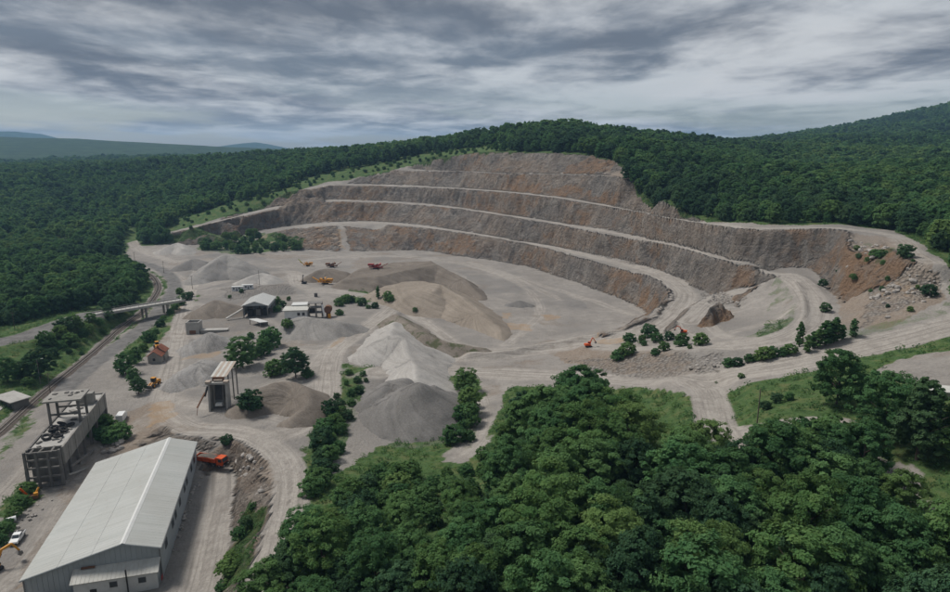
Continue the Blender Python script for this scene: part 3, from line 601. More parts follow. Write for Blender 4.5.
def roof_mat():
    m, t, out = new_mat('dusty_roof_sheets'); co = t.node('ShaderNodeTexCoord').outputs['Object']; s = t.node('ShaderNodeSeparateXYZ'); t.put(s.inputs[0], co)
    cell = t.node('ShaderNodeCombineXYZ'); t.put(cell.inputs[0], t.math('FLOOR', t.math('MULTIPLY', s.outputs[1], .985))); t.put(cell.inputs[1], t.math('FLOOR', t.math('MULTIPLY', s.outputs[0], .16)))
    wn = t.node('ShaderNodeTexWhiteNoise', noise_dimensions='3D'); t.put(wn.inputs['Vector'], cell.outputs[0]); n0 = t.noise(co, .09, 5, .62); n1 = t.noise(t.scale(co, .12, 1.6, .12), 1.0, 5, .6); n2 = t.noise(co, .7, 6, .65)
    c = t.mix(wn.outputs['Value'], (.395, .405, .385), (.44, .445, .425)); c = t.mix(t.mapr(n0, .40, .66, 0, .4), c, (.34, .335, .305)); c = t.mix(t.mapr(n1, .52, .74, 0, .4), c, (.29, .285, .26)); c = t.mix(t.mapr(n2, .64, .74, 0, .5), c, (.24, .17, .12))
    b = t.node('ShaderNodeBsdfPrincipled'); t.put(b.inputs['Base Color'], c); b.inputs['Roughness'].default_value = .6; b.inputs['Specular IOR Level'].default_value = .3; t.l.new(b.outputs[0], out.inputs[0]); return m
M.pop('unused'); M['roof'] = roof_mat()
def pile_mat(name, c1, c2, streak=(.2, .18, .16), tint=None):
    m, t, out = new_mat(name); co = t.node('ShaderNodeTexCoord').outputs['Object']
    a = t.node('ShaderNodeAttribute', attribute_name='fall'); n0 = t.noise(co, .06, 4, .6); n1 = t.noise(co, 1.8, 6, .7)
    # rills run down the fall line (fall.x = along the crest, fall.y = down the slope)
    rl = t.noise(t.scale(a.outputs['Vector'], 1.0, .10, 0), .55, 4, .6, .3)
    c = t.mix(t.mapr(n0, .35, .65), c1, c2); c = t.mix(t.mapr(rl, .40, .66, 0, .65), c, streak); c = t.mix(t.mapr(n1, .42, .72, 0, .5), c, tuple(q * 1.4 for q in c2))
    if tint: c = t.mix(t.mapr(t.noise(co, .25, 5, .6), .5, .62, 0, .8), c, tint)
    b = t.node('ShaderNodeBsdfPrincipled'); t.put(b.inputs['Base Color'], c); b.inputs['Roughness'].default_value = .95; b.inputs['Specular IOR Level'].default_value = .12
    bp = t.node('ShaderNodeBump'); bp.inputs['Strength'].default_value = .7; bp.inputs['Distance'].default_value = .55; t.put(bp.inputs['Height'], t.math('ADD', t.math('MULTIPLY', n1, .6), t.math('MULTIPLY', rl, 1.4))); t.put(b.inputs['Normal'], bp.outputs[0])
    t.l.new(b.outputs[0], out.inputs[0]); return m
M['grey_gravel'] = pile_mat('grey_gravel', (.235, .222, .208), (.305, .29, .272), (.19, .178, .165))
M['light_gravel'] = pile_mat('light_gravel', (.33, .31, .29), (.40, .38, .355), (.26, .243, .225))
M['dark_gravel'] = pile_mat('dark_gravel', (.150, .142, .134), (.205, .195, .185), (.125, .118, .11))
M['brown_spoil'] = pile_mat('brown_spoil', (.148, .126, .106), (.215, .186, .158), (.115, .097, .08))
M['sand_spoil'] = pile_mat('sand_spoil', (.215, .182, .148), (.30, .258, .214), (.165, .138, .11))
M['weedy_spoil'] = pile_mat('weedy_spoil', (.17, .145, .12), (.24, .21, .18), (.13, .11, .09), (.06, .075, .03))
M['rubble_pile'] = pile_mat('rubble_grey', (.20, .19, .18), (.34, .325, .31), (.13, .12, .11))

def pile(name, label, mat, crest, slope=.62, flat=None, rough=.4, group=None, st=.8, cat='gravel pile'):
    """heap of loose material: levels fall from its crest line(s) at the angle of repose"""
    crests = [smooth_line(lv(c), 4) if len(c) > 2 else lv(c) for c in (crest if isinstance(crest[0], list) else [crest])]
    fl = lv(flat) if flat else None
    allp = np.array([p for c in crests for p in c] + (fl or [])); rad = (allp[:, 2].max() + 3) / slope + 3
    gx, gy = np.meshgrid(np.arange(allp[:, 0].min() - rad, allp[:, 0].max() + rad, st), np.arange(allp[:, 1].min() - rad, allp[:, 1].max() + rad, st))
    gx0, gy0 = gx, gy; gx = gx + fbm(gx, gy, 9, 3, 401) * 1.3; gy = gy + fbm(gx, gy, 9, 3, 405) * 1.3
    hz = np.full(gx.shape, -1e9); along = np.zeros(gx.shape); down = np.zeros(gx.shape)
    def consider(d, zc, ang):
        nonlocal hz, along, down
        h = zc - slope * (np.sqrt(d * d + 1.2) - 1.1); m = h > hz; hz = np.where(m, h, hz); along = np.where(m, ang, along); down = np.where(m, d, down)
    for c in crests:
        d, zc = line_dist(gx, gy, c); cx, cy = np.mean([p[0] for p in c]), np.mean([p[1] for p in c])
        consider(d, zc, np.arctan2(gy - cy, gx - cx) * (4 + d * .35))
    if fl:
        loop = fl + [fl[0]]; d, zc = line_dist(gx, gy, loop); ins = in_poly(gx, gy, fl); cx, cy = np.mean([p[0] for p in fl]), np.mean([p[1] for p in fl])
        zm = np.mean([p[2] for p in fl]); q = np.array(fl); A = np.c_[q[:, :2], np.ones(len(q))]; co_, *_ = np.linalg.lstsq(A, q[:, 2], rcond=None)
        plane = co_[0] * gx + co_[1] * gy + co_[2]
        consider(np.where(ins, 0, d), np.where(ins, plane, zc), np.arctan2(gy - cy, gx - cx) * (6 + d * .35))
    rills = fbm(along * 1.1, down * .12, 1.3, 3, 411) * np.clip(down * .12, 0, 1) * .55
    hz = hz + fbm(gx0, gy0, 5, 4, 415) * rough + rills
    g = Hq(gx0, gy0); keep = hz > g - .12
    zz_ = np.where(keep, hz, g - .5)
    ny_, nx_ = gx.shape; a = (np.arange(ny_ - 1)[:, None] * nx_ + np.arange(nx_ - 1)[None, :]).ravel()
    F = np.stack([a, a + 1, a + nx_ + 1, a + nx_], 1); F = F[keep.ravel()[F].any(1)]
    if len(F) == 0: return None
    u_ = np.unique(F); rm = np.full(gx.size, -1); rm[u_] = np.arange(len(u_))
    V = np.stack([gx0.ravel(), gy0.ravel(), zz_.ravel()], 1)[u_]
    me = mesh_np(name, V, rm[F], True)
    at_ = me.attributes.new('fall', 'FLOAT_VECTOR', 'POINT'); at_.data.foreach_set('vector', np.stack([along.ravel(), down.ravel(), np.zeros(gx.size)], 1)[u_].astype(np.float32).ravel())
    PILES.append((gx0[0, 0], gy0[0, 0], st, np.where(keep, hz, -1e3)))
    return tag(link(name, me, None, M[mat]), label, cat, group)
PILES = []
def top(xx, yy):
    """ground or heap level"""
    z = float(Hq(xx, yy))
    for x0, y0, st, g in PILES:
        i, j = int(round((xx - x0) / st)), int(round((yy - y0) / st))
        if 0 <= j < g.shape[0] and 0 <= i < g.shape[1]: z = max(z, float(g[j, i]))
    return z
def hit_top(u, v):
    a, b, c = ray(u, v)
    for t in np.arange(80, 900, .8):
        if CAMH + c * t < top(a * t, b * t): return (a * t, b * t, CAMH + c * t)
    return hit(u, v)
pile('gravel_pile', 'dark grey conical gravel pile beside the woodland, nearest of the big heaps', 'dark_gravel', [[(419,383,15),(416,382,15)], [(376,394,8.5),(390,381,11),(404,379,12.5)], [(434,385,11),(448,392,8)]], .60)
pile('gravel_pile', 'large light grey gravel ridge directly behind the dark conical heap', 'light_gravel', [[(366,348,8),(378,340,11.5),(389,336,13),(404,338,12.5),(420,347,9.5),(438,360,4.5)], [(389,336,13),(394,322,10)], [(404,338,12.5),(408,352,10.5),(413,366,10),(416,378,12)]], .55)
pile('gravel_pile', 'broad grey gravel pile in front of the crusher house', 'grey_gravel', [[(290,320,9.5),(300,317,11),(318,318,11),(338,321,10.5),(358,324,8)]], .6)
pile('rubble_pile', 'rough grey rubble heap in front of the concrete block wall', 'rubble_pile', [[(196,340,5.5),(208,333,8),(220,336,6.5)]], .62, rough=.8, cat='rubble pile')
pile('rubble_pile', 'rough grey rubble heap behind the rusty hopper', 'rubble_pile', [[(186,370,6.5),(198,360,9),(212,362,8.5)]], .62, rough=.8, cat='rubble pile')
pile('gravel_pile', 'tall grey gravel pile with a sharp crest at the far end of the yard', 'grey_gravel', [[(200,272,7),(212,262,12),(226,254.6,15),(240,260,12)]], .6)
pile('gravel_pile', 'low pale gravel pile behind the white cabins', 'light_gravel', [[(248,277,5),(262,273,6.5),(272,277,5)]], .5)
pile('spoil_heap', 'low brownish spoil heap beside the white roofed shed', 'brown_spoil', [[(206,306,6),(216,300,8),(228,303,7)]], .5, cat='spoil heap')
pile('gravel_pile', 'small pale gravel pile near the bend of the entry road', 'light_gravel', [[(168,246,6),(178,243,7.5),(184,248,5)]], .5)
pile('gravel_pile', 'flat dark gravel pile next to the tall sharp-crested pile', 'dark_gravel', [[(182,264,4),(194,259,5.5),(206,262,5)]], .5)
pile('spoil_heap', 'long flat-topped dark spoil heap in the pit under the red screener', 'brown_spoil', [[(436,265,11.5),(462,278,7),(482,297,1.5)]], .62, [(346,279,7),(375,276,9),(400,271.5,10),(436,265,11.5),(430,261,11.5),(395,262.5,10),(360,269,8)], cat='spoil heap')
pile('spoil_heap', 'sandy brown spoil heap sloping down to the pit floor', 'sand_spoil', [[(440,285,11.5),(470,303,8),(495,325,4),(508,345,.6)]], .5, [(386,286,9),(405,281.5,10),(425,281.5,11),(440,285,11.5),(432,291,11),(412,291,10)], cat='spoil heap')
pile('spoil_heap', 'weedy brown bank beside the pale track below the sandy heap', 'weedy_spoil', [[(396,314,10),(409,323,9.5),(425,333,8),(450,342,5.8),(484,348.5,4)]], .65, cat='spoil heap')
pile('spoil_heap', 'brown spoil heap with a screening machine in front of it', 'brown_spoil', [[(312,274,6),(325,268.5,8.5),(346,272,7)]], .6, cat='spoil heap')
pile('spoil_heap', 'dark curved earth bank next to the rusty hopper', 'brown_spoil', [[(256,390,10.5),(274,383,12),(296,383,12),(309,391,12),(308,405,10.5),(292,418,8)]], .72, cat='spoil heap')
pile('gravel_pile', 'tiny dark gravel heap alone on the pit floor', 'dark_gravel', [[(512,303,1.5),(521,301,2.6),(529,303,1.5)]], .45)
# ------------------------------------------------------------------ things
random.seed(11)
def thing(name, label, cat, loc, rz=0.0, group=None):
    o = bpy.data.objects.new(name, None); COL.objects.link(o); o.empty_display_size = 1
    o.location = loc; o.rotation_euler = (0, 0, rz); return tag(o, label, cat, group)
def copy_tree(o, parent=None):
    c = o.copy(); COL.objects.link(c); c.parent = parent
    for ch in list(o.children): copy_tree(ch, c)
    return c
def B(c, d, rz=0.0, rx=0.0, ry=0.0): return MB().box(c, d, rz, rx, ry)

# --- warehouse
wh = thing('warehouse', 'long white sheet-metal warehouse with a lopsided gable roof and lean-to', 'warehouse', (-67.0, 120.4, 0.0), R(15.1))
WL, WW, WR = 51.0, 25.6, 6.7
def gable(y0, y1): return MB().prism([(0, -1), (0, 8), (-WR, 10), (-WW, 5), (-WW, -1)], 'y', y0, y1)
gable(0.0, .25).build('front_wall', M['wall_sheet'], wh); gable(WL - .25, WL).build('back_wall', M['wall_sheet'], wh)
rw = MB().box((-.12, WL / 2, 3.5), (.24, WL - .52, 9)).build('side_wall', M['wall_sheet'], wh)
MB().box((-WW + .12, WL / 2, 2), (.24, WL - .52, 5.9)).build('side_wall', M['wall_sheet'], wh)
def roof_slope(xa, za, xb, zb, ya, yb, th=.14):
    return MB().prism([(xa, za), (xb, zb), (xb, zb + th), (xa, za + th)], 'y', ya, yb)
rl = roof_slope(-WW - .5, 4.89, -WR, 10.02, -.5, WL + .5).build('roof_slope', M['roof'], wh)
rr_ = roof_slope(-WR, 10.02, .5, 7.87, -.5, WL + .5).build('roof_slope', M['roof'], wh)
for par, xa, za, xb, zb in ((rl, -WW - .5, 5.05, -WR - .3, 10.1), (rr_, -WR + .3, 10.08, .5, 8.03)):
    sm = MB(); k = 0
    for i in range(52):
        sm.bar((xa, -.4 + i * 1.015, za - .02), (xb, -.4 + i * 1.015, zb - .02), .035, .035)
    tag(sm.build('sheet_seams', M['roof'], par), kind='stuff')
    if par is rl:
        for f in (.36, .70):
            MB().bar((xa + (xb - xa) * f, -.45, za + (zb - za) * f + .02), (xa + (xb - xa) * f, WL + .45, za + (zb - za) * f + .02), .14, .05).build('sheet_overlap', M['roof'], par)
MB().prism([(-WR - .55, 10.03), (-WR, 10.30), (-WR + .55, 10.03), (-WR, 10.12)], 'y', -.55, WL + .55).build('ridge_cap', M['ridge'], wh)
MB().bar((.55, -.5, 7.86), (.55, WL + .5, 7.86), .16, .16).build('gutter', M['frame'], wh)
for xa, za, xb, zb in ((-WW - .5, 4.86, -WR, 9.98), (-WR, 9.98, .5, 7.84)):
    MB().bar((xa, -.56, za), (xb, -.56, zb), .08, .26).build('verge_trim', M['wall_sheet'], wh)
sm = MB()
for i in range(26): xx = -.5 - i * .99; sm.box((xx, -.02, (min(8 + (-xx) * .298, 10 + (xx + WR) * .2645) - .3) / 2), (.05, .06, min(8 + (-xx) * .298, 10 + (xx + WR) * .2645) - .4))
tag(sm.build('wall_seams', M['wall_sheet'], wh), kind='stuff')
sm = MB()
for i in range(51): sm.box((.02, .6 + i, 3.6), (.05, .06, 7.6))
tag(sm.build('wall_seams', M['wall_sheet'], wh), kind='stuff')
for yy in (6.0, 14.0, 17.6, 23.5, 30.5, 34.0, 41.5, 46.5):
    wn = MB().box((.04, yy, 4.9), (.12, 2.0, 1.9)).build('window', M['frame'], wh)
    for k in (-.48, .48): MB().box((.11, yy + k, 4.9), (.05, .82, 1.7)).build('pane', M['glass'], wn)
lt = roof_slope(0, 0, 1, 0, 0, 1)
lr = MB().prism([(-3.3, 4.0), (-.06, 5.5), (-.06, 5.62), (-3.3, 4.12)], 'x', -16.4, .1).build('lean_to_roof', M['leanroof'], wh)
sm = MB()
for i in range(21): sm.bar((-16.2 + i * .81, -3.3, 4.14), (-16.2 + i * .81, -.08, 5.63), .10, .06)
tag(sm.build('corrugation', M['leanroof'], lr), kind='stuff')
lw = MB().box((-8.1, -2.8, 1.5), (15.6, .2, 5.0)).build('lean_to_wall', M['whitewall'], wh); MB().box((-.42, -1.45, 1.7), (.2, 2.5, 5.2)).build('lean_to_wall', M['wall_sheet'], wh); MB().box((-15.8, -1.45, 1.7), (.2, 2.5, 5.2)).build('lean_to_wall', M['wall_sheet'], wh)
for xx in (-8.6, -3.2): wn = MB().box((xx, -2.92, 2.6), (1.5, .08, 1.3)).build('window', M['frame'], lw); MB().box((xx, -2.97, 2.6), (1.3, .05, 1.1)).build('pane', M['glass'], wn)
MB().box((-12.4, -2.93, 1.1), (1.2, .1, 2.2)).build('door', M['black'], lw)
MB().tube((-5.9, -3.45, -.5), (-5.9, -3.45, 5.9), .16).build('flue_pipe', M['black'], wh)
MB().box((-13.6, -.45, 5.75), (2.6, .5, .14), 0, .43).build('roof_patch', M['rust'], wh)
MB().box((.25, -1.5, 1.6), (.1, 1.2, .9)).build('red_board', M['red'], wh)
for xx in (-25.62, -.0): MB().box((xx - .0, -.06, 2.4), (.22, .2, 5.2 if xx < -1 else 10.6)).build('corner_trim', M['frame'], wh)

# --- ruined concrete loading bunker
ru = thing('concrete_ruin', 'derelict concrete loading bunker with a portal frame on top', 'ruin', (-112.0, 159.0, 0.0), R(15.4))
RL, RWD, RH = 44.0, 9.0, 11.0
for i, yy in enumerate((0.3, 6.5, 13, 19.5, 26, 32.5, 39, 43.6)):
    for xx in (-.35, -RWD + .35): MB().box((xx, yy, 2.6), (.7, .7, 6.2)).build('column', M['conc_dark'], ru)
MB().box((-.25, RL / 2 + 1.2, 8.25), (.5, RL - 2.4, 5.1)).build('side_wall', M['concrete'], ru)
MB().box((-RWD + .25, RL / 2 + 1.2, 8.25), (.5, RL - 2.4, 5.1)).build('side_wall', M['conc_dark'], ru)
MB().box((-RWD / 2, 3.2, 5.8), (RWD - 1.1, .4, 10.2)).build('inner_wall', M['conc_dark'], ru)
MB().box((-RWD / 2, RL - .3, 5.3), (RWD - 1.1, .5, 11.2)).build('end_wall', M['concrete'], ru)
MB().box((-RWD / 2, RL / 2 + 2, 10.2), (RWD - 1.2, RL - 4.6, .5)).build('deck', M['conc_light'], ru)
for yy in (2.6,): pass
for zz_ in (.9, 3.6, 6.2, 8.6, 10.7):
    MB().box((-RWD / 2, .3, zz_), (RWD - 1.5, .5, .42), 0, 0, R(random.uniform(-1.5, 1.5))).build('cross_beam', M['conc_dark'], ru)
for xx in (-.35, -3.2, -6.0, -RWD + .35): MB().box((xx, .3, 8.1 if xx in (-.35, -RWD + .35) else 5.2), (.55, .72, 6.0 if xx in (-.35, -RWD + .35) else 10.9)).build('post', M['conc_dark'], ru)
for xx in (-2.2, -5.0, -7.2): MB().box((xx, 1.6, 10.75), (.5, 3.6, .3), R(random.uniform(-12, 12))).build('beam', M['conc_dark'], ru)
for yy in range(6, 44, 6): MB().box((.07, yy, 8.2), (.16, .35, 4.9)).build('pilaster', M['concrete'], ru)
# portal frame standing on the deck
for yy in (20.0, 26.5):
    for xx in (-.6, -RWD + .6): MB().box((xx, yy, 13.9), (.6, .6, 7.6)).build('portal_post', M['conc_dark'], ru)
    MB().box((-RWD / 2, yy, 13.6), (RWD - 1.9, .45, .55)).build('portal_beam', M['conc_dark'], ru)
ps = MB().box((-RWD / 2, 23.2, 17.95), (RWD + 1.2, 8.6, .5)).build('portal_slab', M['concrete'], ru)
for k in range(9): MB().box((-RWD / 2 + random.uniform(-4, 4), 23.2 + random.uniform(-3.5, 3.5), 18.3), (random.uniform(.6, 1.8), random.uniform(.4, 1.2), .3), random.uniform(0, 3)).build('fragment', M['conc_dark'], ps)
for xx in (-.6, -RWD + .6): MB().box((xx, 23.25, 17.45), (.5, 5.8, .5)).build('portal_beam', M['conc_dark'], ru)
for k in range(22):
    MB().box((-RWD / 2 + random.uniform(-3.4, 3.4), random.uniform(4, 42), 10.62), (random.uniform(.5, 2.2), random.uniform(.4, 1.6), random.uniform(.25, .6)), random.uniform(0, 3), random.uniform(-.2, .2)).build('rubble_block', M['concrete' if k % 3 else 'conc_dark'], ru)
MB().bar((1.2, 3, 4.6), (1.7, 20, 1.2), .5, .5).build('leaning_pipe', M['steel'], ru)
MB().bar((.6, 2, 2.6), (2.8, 10, .2), .4, .4).build('leaning_beam', M['conc_light'], ru)
MB().box((-RWD / 2 + 1, 36, 12.3), (5.0, 2.4, 3.6)).build('deck_hut', M['concrete'], ru)
wm = ru.matrix_world if False else Matrix.Translation(ru.location) @ Matrix.Rotation(R(15.4), 4, 'Z')
for k, (lx, ly, tl) in enumerate([(-6.2,9.5,.3),(-4.9,11.4,-.2),(-3.4,9.9,.1),(-5.6,13.3,.5),(-3.1,13.6,-.35),(-6.4,16,.2),(-4.2,16.3,.15),(-2.6,17.5,-.1),(-5.1,18.6,.4)]):
    t_ = link('tyre', MB().torus((0, 0, 0), .95, .36, 16, 8).data('tyre'), ru, M['rubber']); t_.location = (lx, ly, 10.98 + abs(tl) * .8); t_.rotation_euler = (tl, tl * .7, k)

# --- wheels and vehicles
def wheel(par, p, r, wd, rim='steel', ax='x'):
    ty = MB(); n = 16; prof = [(-wd / 2, r * .62), (-wd / 2, r * .93), (-wd * .36, r), (wd * .36, r), (wd / 2, r * .93), (wd / 2, r * .62)]; V = []; F = []
    for i in range(n):
        a = 2 * math.pi * i / n
        for q, rr in prof: V.append((q, rr * math.cos(a), rr * math.sin(a)))
    k = len(prof)
    for i in range(n):
        for j in range(k): F.append((i * k + j, i * k + (j + 1) % k, ((i + 1) % n) * k + (j + 1) % k, ((i + 1) % n) * k + j))
    Mx = Matrix.Translation(p) @ (Matrix.Identity(4) if ax == 'x' else Matrix.Rotation(R(90), 4, 'Z'))
    w_ = MB().add(V, F, Mx).build('wheel', M['rubber'], par)
    v1 = Mx @ Vector((-wd * .4, 0, 0)); v2 = Mx @ Vector((wd * .4, 0, 0)); MB().tube(v1, v2, r * .62, None, 12).build('rim', M[rim], w_); return w_

# dump truck (front towards +y)
def dump_truck(label, loc, rz):
    t = thing('dump_truck', label, 'truck', loc, rz)
    MB().box((0, -.2, .95), (.9, 8.6, .35)).build('chassis', M['black'], t)
    for yy in (3.1, 1.3, -2.0, -3.4):
        for sx in (-1.02, 1.02): wheel(t, (sx, yy, .54), .54, .42)
    cab = MB().prism([(2.35, .75), (4.3, .75), (4.42, 1.7), (4.12, 2.95), (2.35, 3.0)], 'x', -1.22, 1.22).build('cab', M['orange'], t)
    MB().prism([(4.42, 1.78), (4.46, 1.78), (4.18, 2.78), (4.14, 2.78)], 'x', -1.08, 1.08).build('windscreen', M['glass'], cab)
    for sx in (-1.235, 1.235): MB().box((sx, 3.5, 2.2), (.04, 1.1, .85)).build('side_window', M['glass'], cab)
    MB().box((0, 4.42, .75), (2.4, .25, .45)).build('bumper', M['black'], t); MB().box((0, 4.4, 1.3), (1.9, .12, .5)).build('grille', M['black'], cab)
    for sx in (-.95, .95): MB().box((sx, 4.56, .8), (.35, .06, .2)).build('headlight', M['white'], cab)
    for sx in (-1.45, 1.45): MB().box((sx, 4.05, 2.2), (.2, .1, .6)).build('mirror', M['black'], cab)
    bed = MB(); bed.box((0, -1.25, 1.38), (2.4, 6.6, .16)); bed.box((-1.22, -1.25, 2.0), (.1, 6.6, 1.2)); bed.box((1.22, -1.25, 2.0), (.1, 6.6, 1.2)); bed.box((0, 2.0, 2.15), (2.5, .1, 1.5)); bed.box((0, -4.52, 2.0), (2.5, .1, 1.2))
    b_ = bed.build('tipper_body', M['orange'], t)
    for sx in (-1.31, 1.31):
        for yy in (-4.2, -3.0, -1.8, -.6, .6, 1.7): MB().box((sx, yy, 2.0), (.1, .14, 1.2)).build('body_rib', M['orange'], b_)
    MB().prism([(-4.4, 1.5), (1.9, 1.5), (1.7, 2.4), (-.6, 2.75), (-3.0, 2.6), (-4.3, 2.2)], 'x', -1.12, 1.12).build('gravel_load', M['load'], b_); MB().box((0, -.6, 1.15), (1.0, 1.4, .3)).build('fuel_tank', M['steel'], t)
    return t
p = hit(209, 466); dump_truck('orange four-axle dump truck parked beyond the warehouse corner', (p[0] + .8, p[1] + .3, p[2]), R(-106)).scale = (1.0, 1.06, 1.0)

def pickup(label, loc, rz):
    t = thing('pickup_truck', label, 'pickup', loc, rz)
    body = MB().prism([(-2.55, .42), (2.5, .42), (2.6, .75), (2.5, 1.02), (1.05, 1.16), (-2.55, 1.16)], 'x', -.88, .88).build('body', M['white'], t)
    cab = MB().prism([(1.1, 1.15), (.45, 1.72), (-.75, 1.75), (-1.0, 1.15)], 'x', -.78, .78).build('cab', M['white'], t)
    MB().prism([(1.14, 1.17), (.50, 1.70), (.47, 1.66), (1.09, 1.17)], 'x', -.70, .70).build('windscreen', M['glass'], cab)
    for sx in (-.79, .79): MB().prism([(.92, 1.2), (.42, 1.64), (-.7, 1.66), (-.85, 1.2)], 'x', sx - .01, sx + .01).build('side_window', M['glass'], cab)
    MB().box((0, -1.78, 1.175), (1.5, 1.45, .06)).build('cargo_bed', M['black'], t); MB().box((0, 2.6, .5), (1.7, .12, .25)).build('bumper', M['black'], t)
    for sx in (-.65, .65): MB().box((sx, 2.56, .82), (.32, .06, .16)).build('headlight', M['ridge'], body)
    for yy in (1.6, -1.6):
        for sx in (-.82, .82): wheel(t, (sx, yy, .36), .36, .24)
    return t
p = hit(18, 541); pickup('white pickup parked on the earth track left of the warehouse', p, R(15 + 180))

def loader(label, loc, rz, col='yellow'):
    t = thing('wheel_loader', label, 'loader', loc, rz, None)
    MB().prism([(-3.2, 1.0), (-3.2, 2.1), (-2.6, 2.4), (-.4, 2.4), (-.2, 1.0)], 'x', -.95, .95).build('engine_cover', M[col], t)
    MB().prism([(-.1, .8), (-.1, 1.7), (1.6, 1.5), (1.9, .8)], 'x', -.6, .6).build('front_frame', M[col], t)
    cab = MB().box((0, -.2, 2.75), (1.45, 1.5, 1.5)).build('cab', M['black'], t)
    MB().box((0, .57, 2.85), (1.25, .05, 1.1)).build('windscreen', M['glass'], cab); MB().box((0, -.2, 3.55), (1.6, 1.7, .12)).build('cab_roof', M[col], cab)
    for yy in (1.35, -1.75):
        for sx in (-1.08, 1.08): wheel(t, (sx, yy, .78), .78, .6, col)
    for sx in (-.5, .5): MB().bar((sx, .9, 1.9), (sx, 3.0, .9), .22, .4).build('lift_arm', M[col], t)
    MB().prism([(3.0, .15), (4.2, .1), (4.2, .2), (3.25, .35), (3.15, 1.15), (3.45, 1.55), (3.35, 1.6), (2.95, 1.2)], 'x', -1.5, 1.5).build('bucket', M['steel'], t)
    return t
p = hit(154, 387); loader('yellow wheel loader with lowered bucket standing beside the bush', p, R(180 - 10))
p = hit(157.5, 349); loader('yellow wheel loader parked behind the red roofed hut', p, R(30))

def excavator(label, loc, rz, boom, col='yellow', s=1.0):
    t = thing('excavator', label, 'excavator', loc, rz); t.scale = (s, s, s)
    for sx in (-1.1, 1.1):
        MB().prism([(-1.9, .2), (-1.6, 0), (1.6, 0), (1.9, .2), (1.9, .6), (1.6, .85), (-1.6, .85), (-1.9, .6)], 'x', sx - .3, sx + .3).build('track', M['black'], t)
    MB().tube((0, 0, .7), (0, 0, 1.1), .8, None, 12).build('turntable', M['black'], t)
    MB().prism([(-2.3, 1.1), (1.3, 1.1), (1.3, 1.5), (.2, 2.1), (-2.3, 2.2)], 'x', -1.3, 1.3).build('house', M[col], t)
    cab = MB().prism([(0, 1.4), (1.5, 1.4), (1.6, 2.0), (1.2, 3.0), (0, 3.0)], 'x', -1.32, -.35).build('cab', M['black'], t)
    MB().box((-.83, .65, 3.04), (1.0, 1.3, .1)).build('cab_roof', M[col], cab)
    MB().box((0, -2.35, 1.55), (2.5, .5, 1.0)).build('counterweight', M[col], t)
    b1, b2, st, bk = boom
    MB().bar((.1, 1.0, 1.8), (.1, *b1), .42, .55).build('boom', M[col], t); MB().bar((.1, *b1), (.1, *b2), .40, .50).build('boom', M[col], t)
    MB().bar((.1, *b2), (.1, *st), .32, .42).build('stick', M[col], t); MB().prism([(st[0] - .3, st[1] + .2), (st[0] + .4, st[1] + .1), (st[0] + .5, st[1] - .7), (st[0] - .1, st[1] - 1.1), (st[0] - .7, st[1] - .5)], 'x', -.55, .75).build('bucket', M['steel'], t)
    MB().tube((.1, 1.0, 1.3), (.1, b1[0] * .8 + .4, b1[1] * .75), .1).build('hydraulic_ram', M['steel'], t)
    return t
BM1 = ((2.2, 4.2), (4.3, 4.7), (5.6, 2.2), 0); BM2 = ((1.6, 4.2), (2.6, 5.8), (4.6, 3.0), 0)
p = hit(588.5, 347); excavator('small orange excavator with raised bent boom at the edge of the pit road', p, R(-75), BM2, 'orange', .68)
p = hit(683, 333.5); excavator('orange excavator standing alone on the pale ground below the rock outcrop', p, R(70), BM1, 'orange', .6)
p = hit(-7, 572); excavator('orange excavator cut off by the left picture edge near the pickup', p, R(-38), BM1, 'yellow', .95)

def screener(label, name, loc, rz, col, sgn=1):
    t = thing(name, label, 'machine', loc, rz)
    for sx in (-1.0, 1.0): MB().prism([(-1.8, .25), (-1.5, 0), (1.5, 0), (1.8, .25), (1.5, .8), (-1.5, .8)], 'x', sx - .25, sx + .25).build('track', M['black'], t)
    MB().box((0, 0, 1.3), (1.6, 8.5, .7)).build('frame', M[col], t)
    MB().prism([(-1.3, 3.6), (1.3, 3.6), (.7, 2.2), (-.7, 2.2)], 'y', -4.8, -1.4).build('feed_hopper', M[col], t)
    MB().box((0, 1.0, 2.7), (1.9, 4.2, 1.1), 0, R(14)).build('screen_box', M[col], t)
    MB().bar((0, -4.2, 1.0), (0, 1.2, 3.6), 1.1, .35).build('conveyor', M['black'], t)
    MB().bar((0, 2.6, 1.3), (0, 7.6, 4.2), 1.0, .35).build('conveyor', M[col], t)
    for sx in (-1, 1): MB().bar((sx * .8, .8, 1.3), (sx * 4.8, 1.6, 3.4), .8, .3).build('side_conveyor', M[col], t)
    MB().box((0, -.9, 2.1), (1.5, 1.6, 1.2)).build('engine_box', M['black'], t)
    return t
p = hit_top(376, 269); screener('red tracked screener with long conveyors on the flat spoil heap', 'screener', p, R(-100), 'red').scale = (1.15, 1.15, 1.0)
p = hit(325, 284); t_ = screener('orange tracked crusher in front of the brown spoil heap', 'crusher', p, R(80), 'yellow'); t_.scale = (1.15, 1.15, 1.05)
p = hit(308, 266); t_ = screener('yellow machine with lime green arm behind the brown spoil heap', 'crusher', p, R(95), 'yellow'); t_.scale = (.8, .8, .8)
MB().bar((0, 4.8, 2.2), (0, 8.8, 7.0), .8, .5).build('green_arm', M['lime'], t_)
p = hit(332, 267.5); t_ = screener('dark rusty screening plant on the far side of the brown spoil heap', 'screener', p, R(-85), 'rust'); t_.scale = (1., 1., 1.)
p = hit(304, 284); excavator('dark excavator with an upright arm beside the orange crusher', p, R(70), ((1.2, 4.6), (1.0, 6.4), (.6, 8.0), 0), 'black', .75)
p = hit(316, 297); MB_ = thing('person_cabin', 'small dark cabin box alone on the yard behind the crusher house', 'cabin', p, R(10))
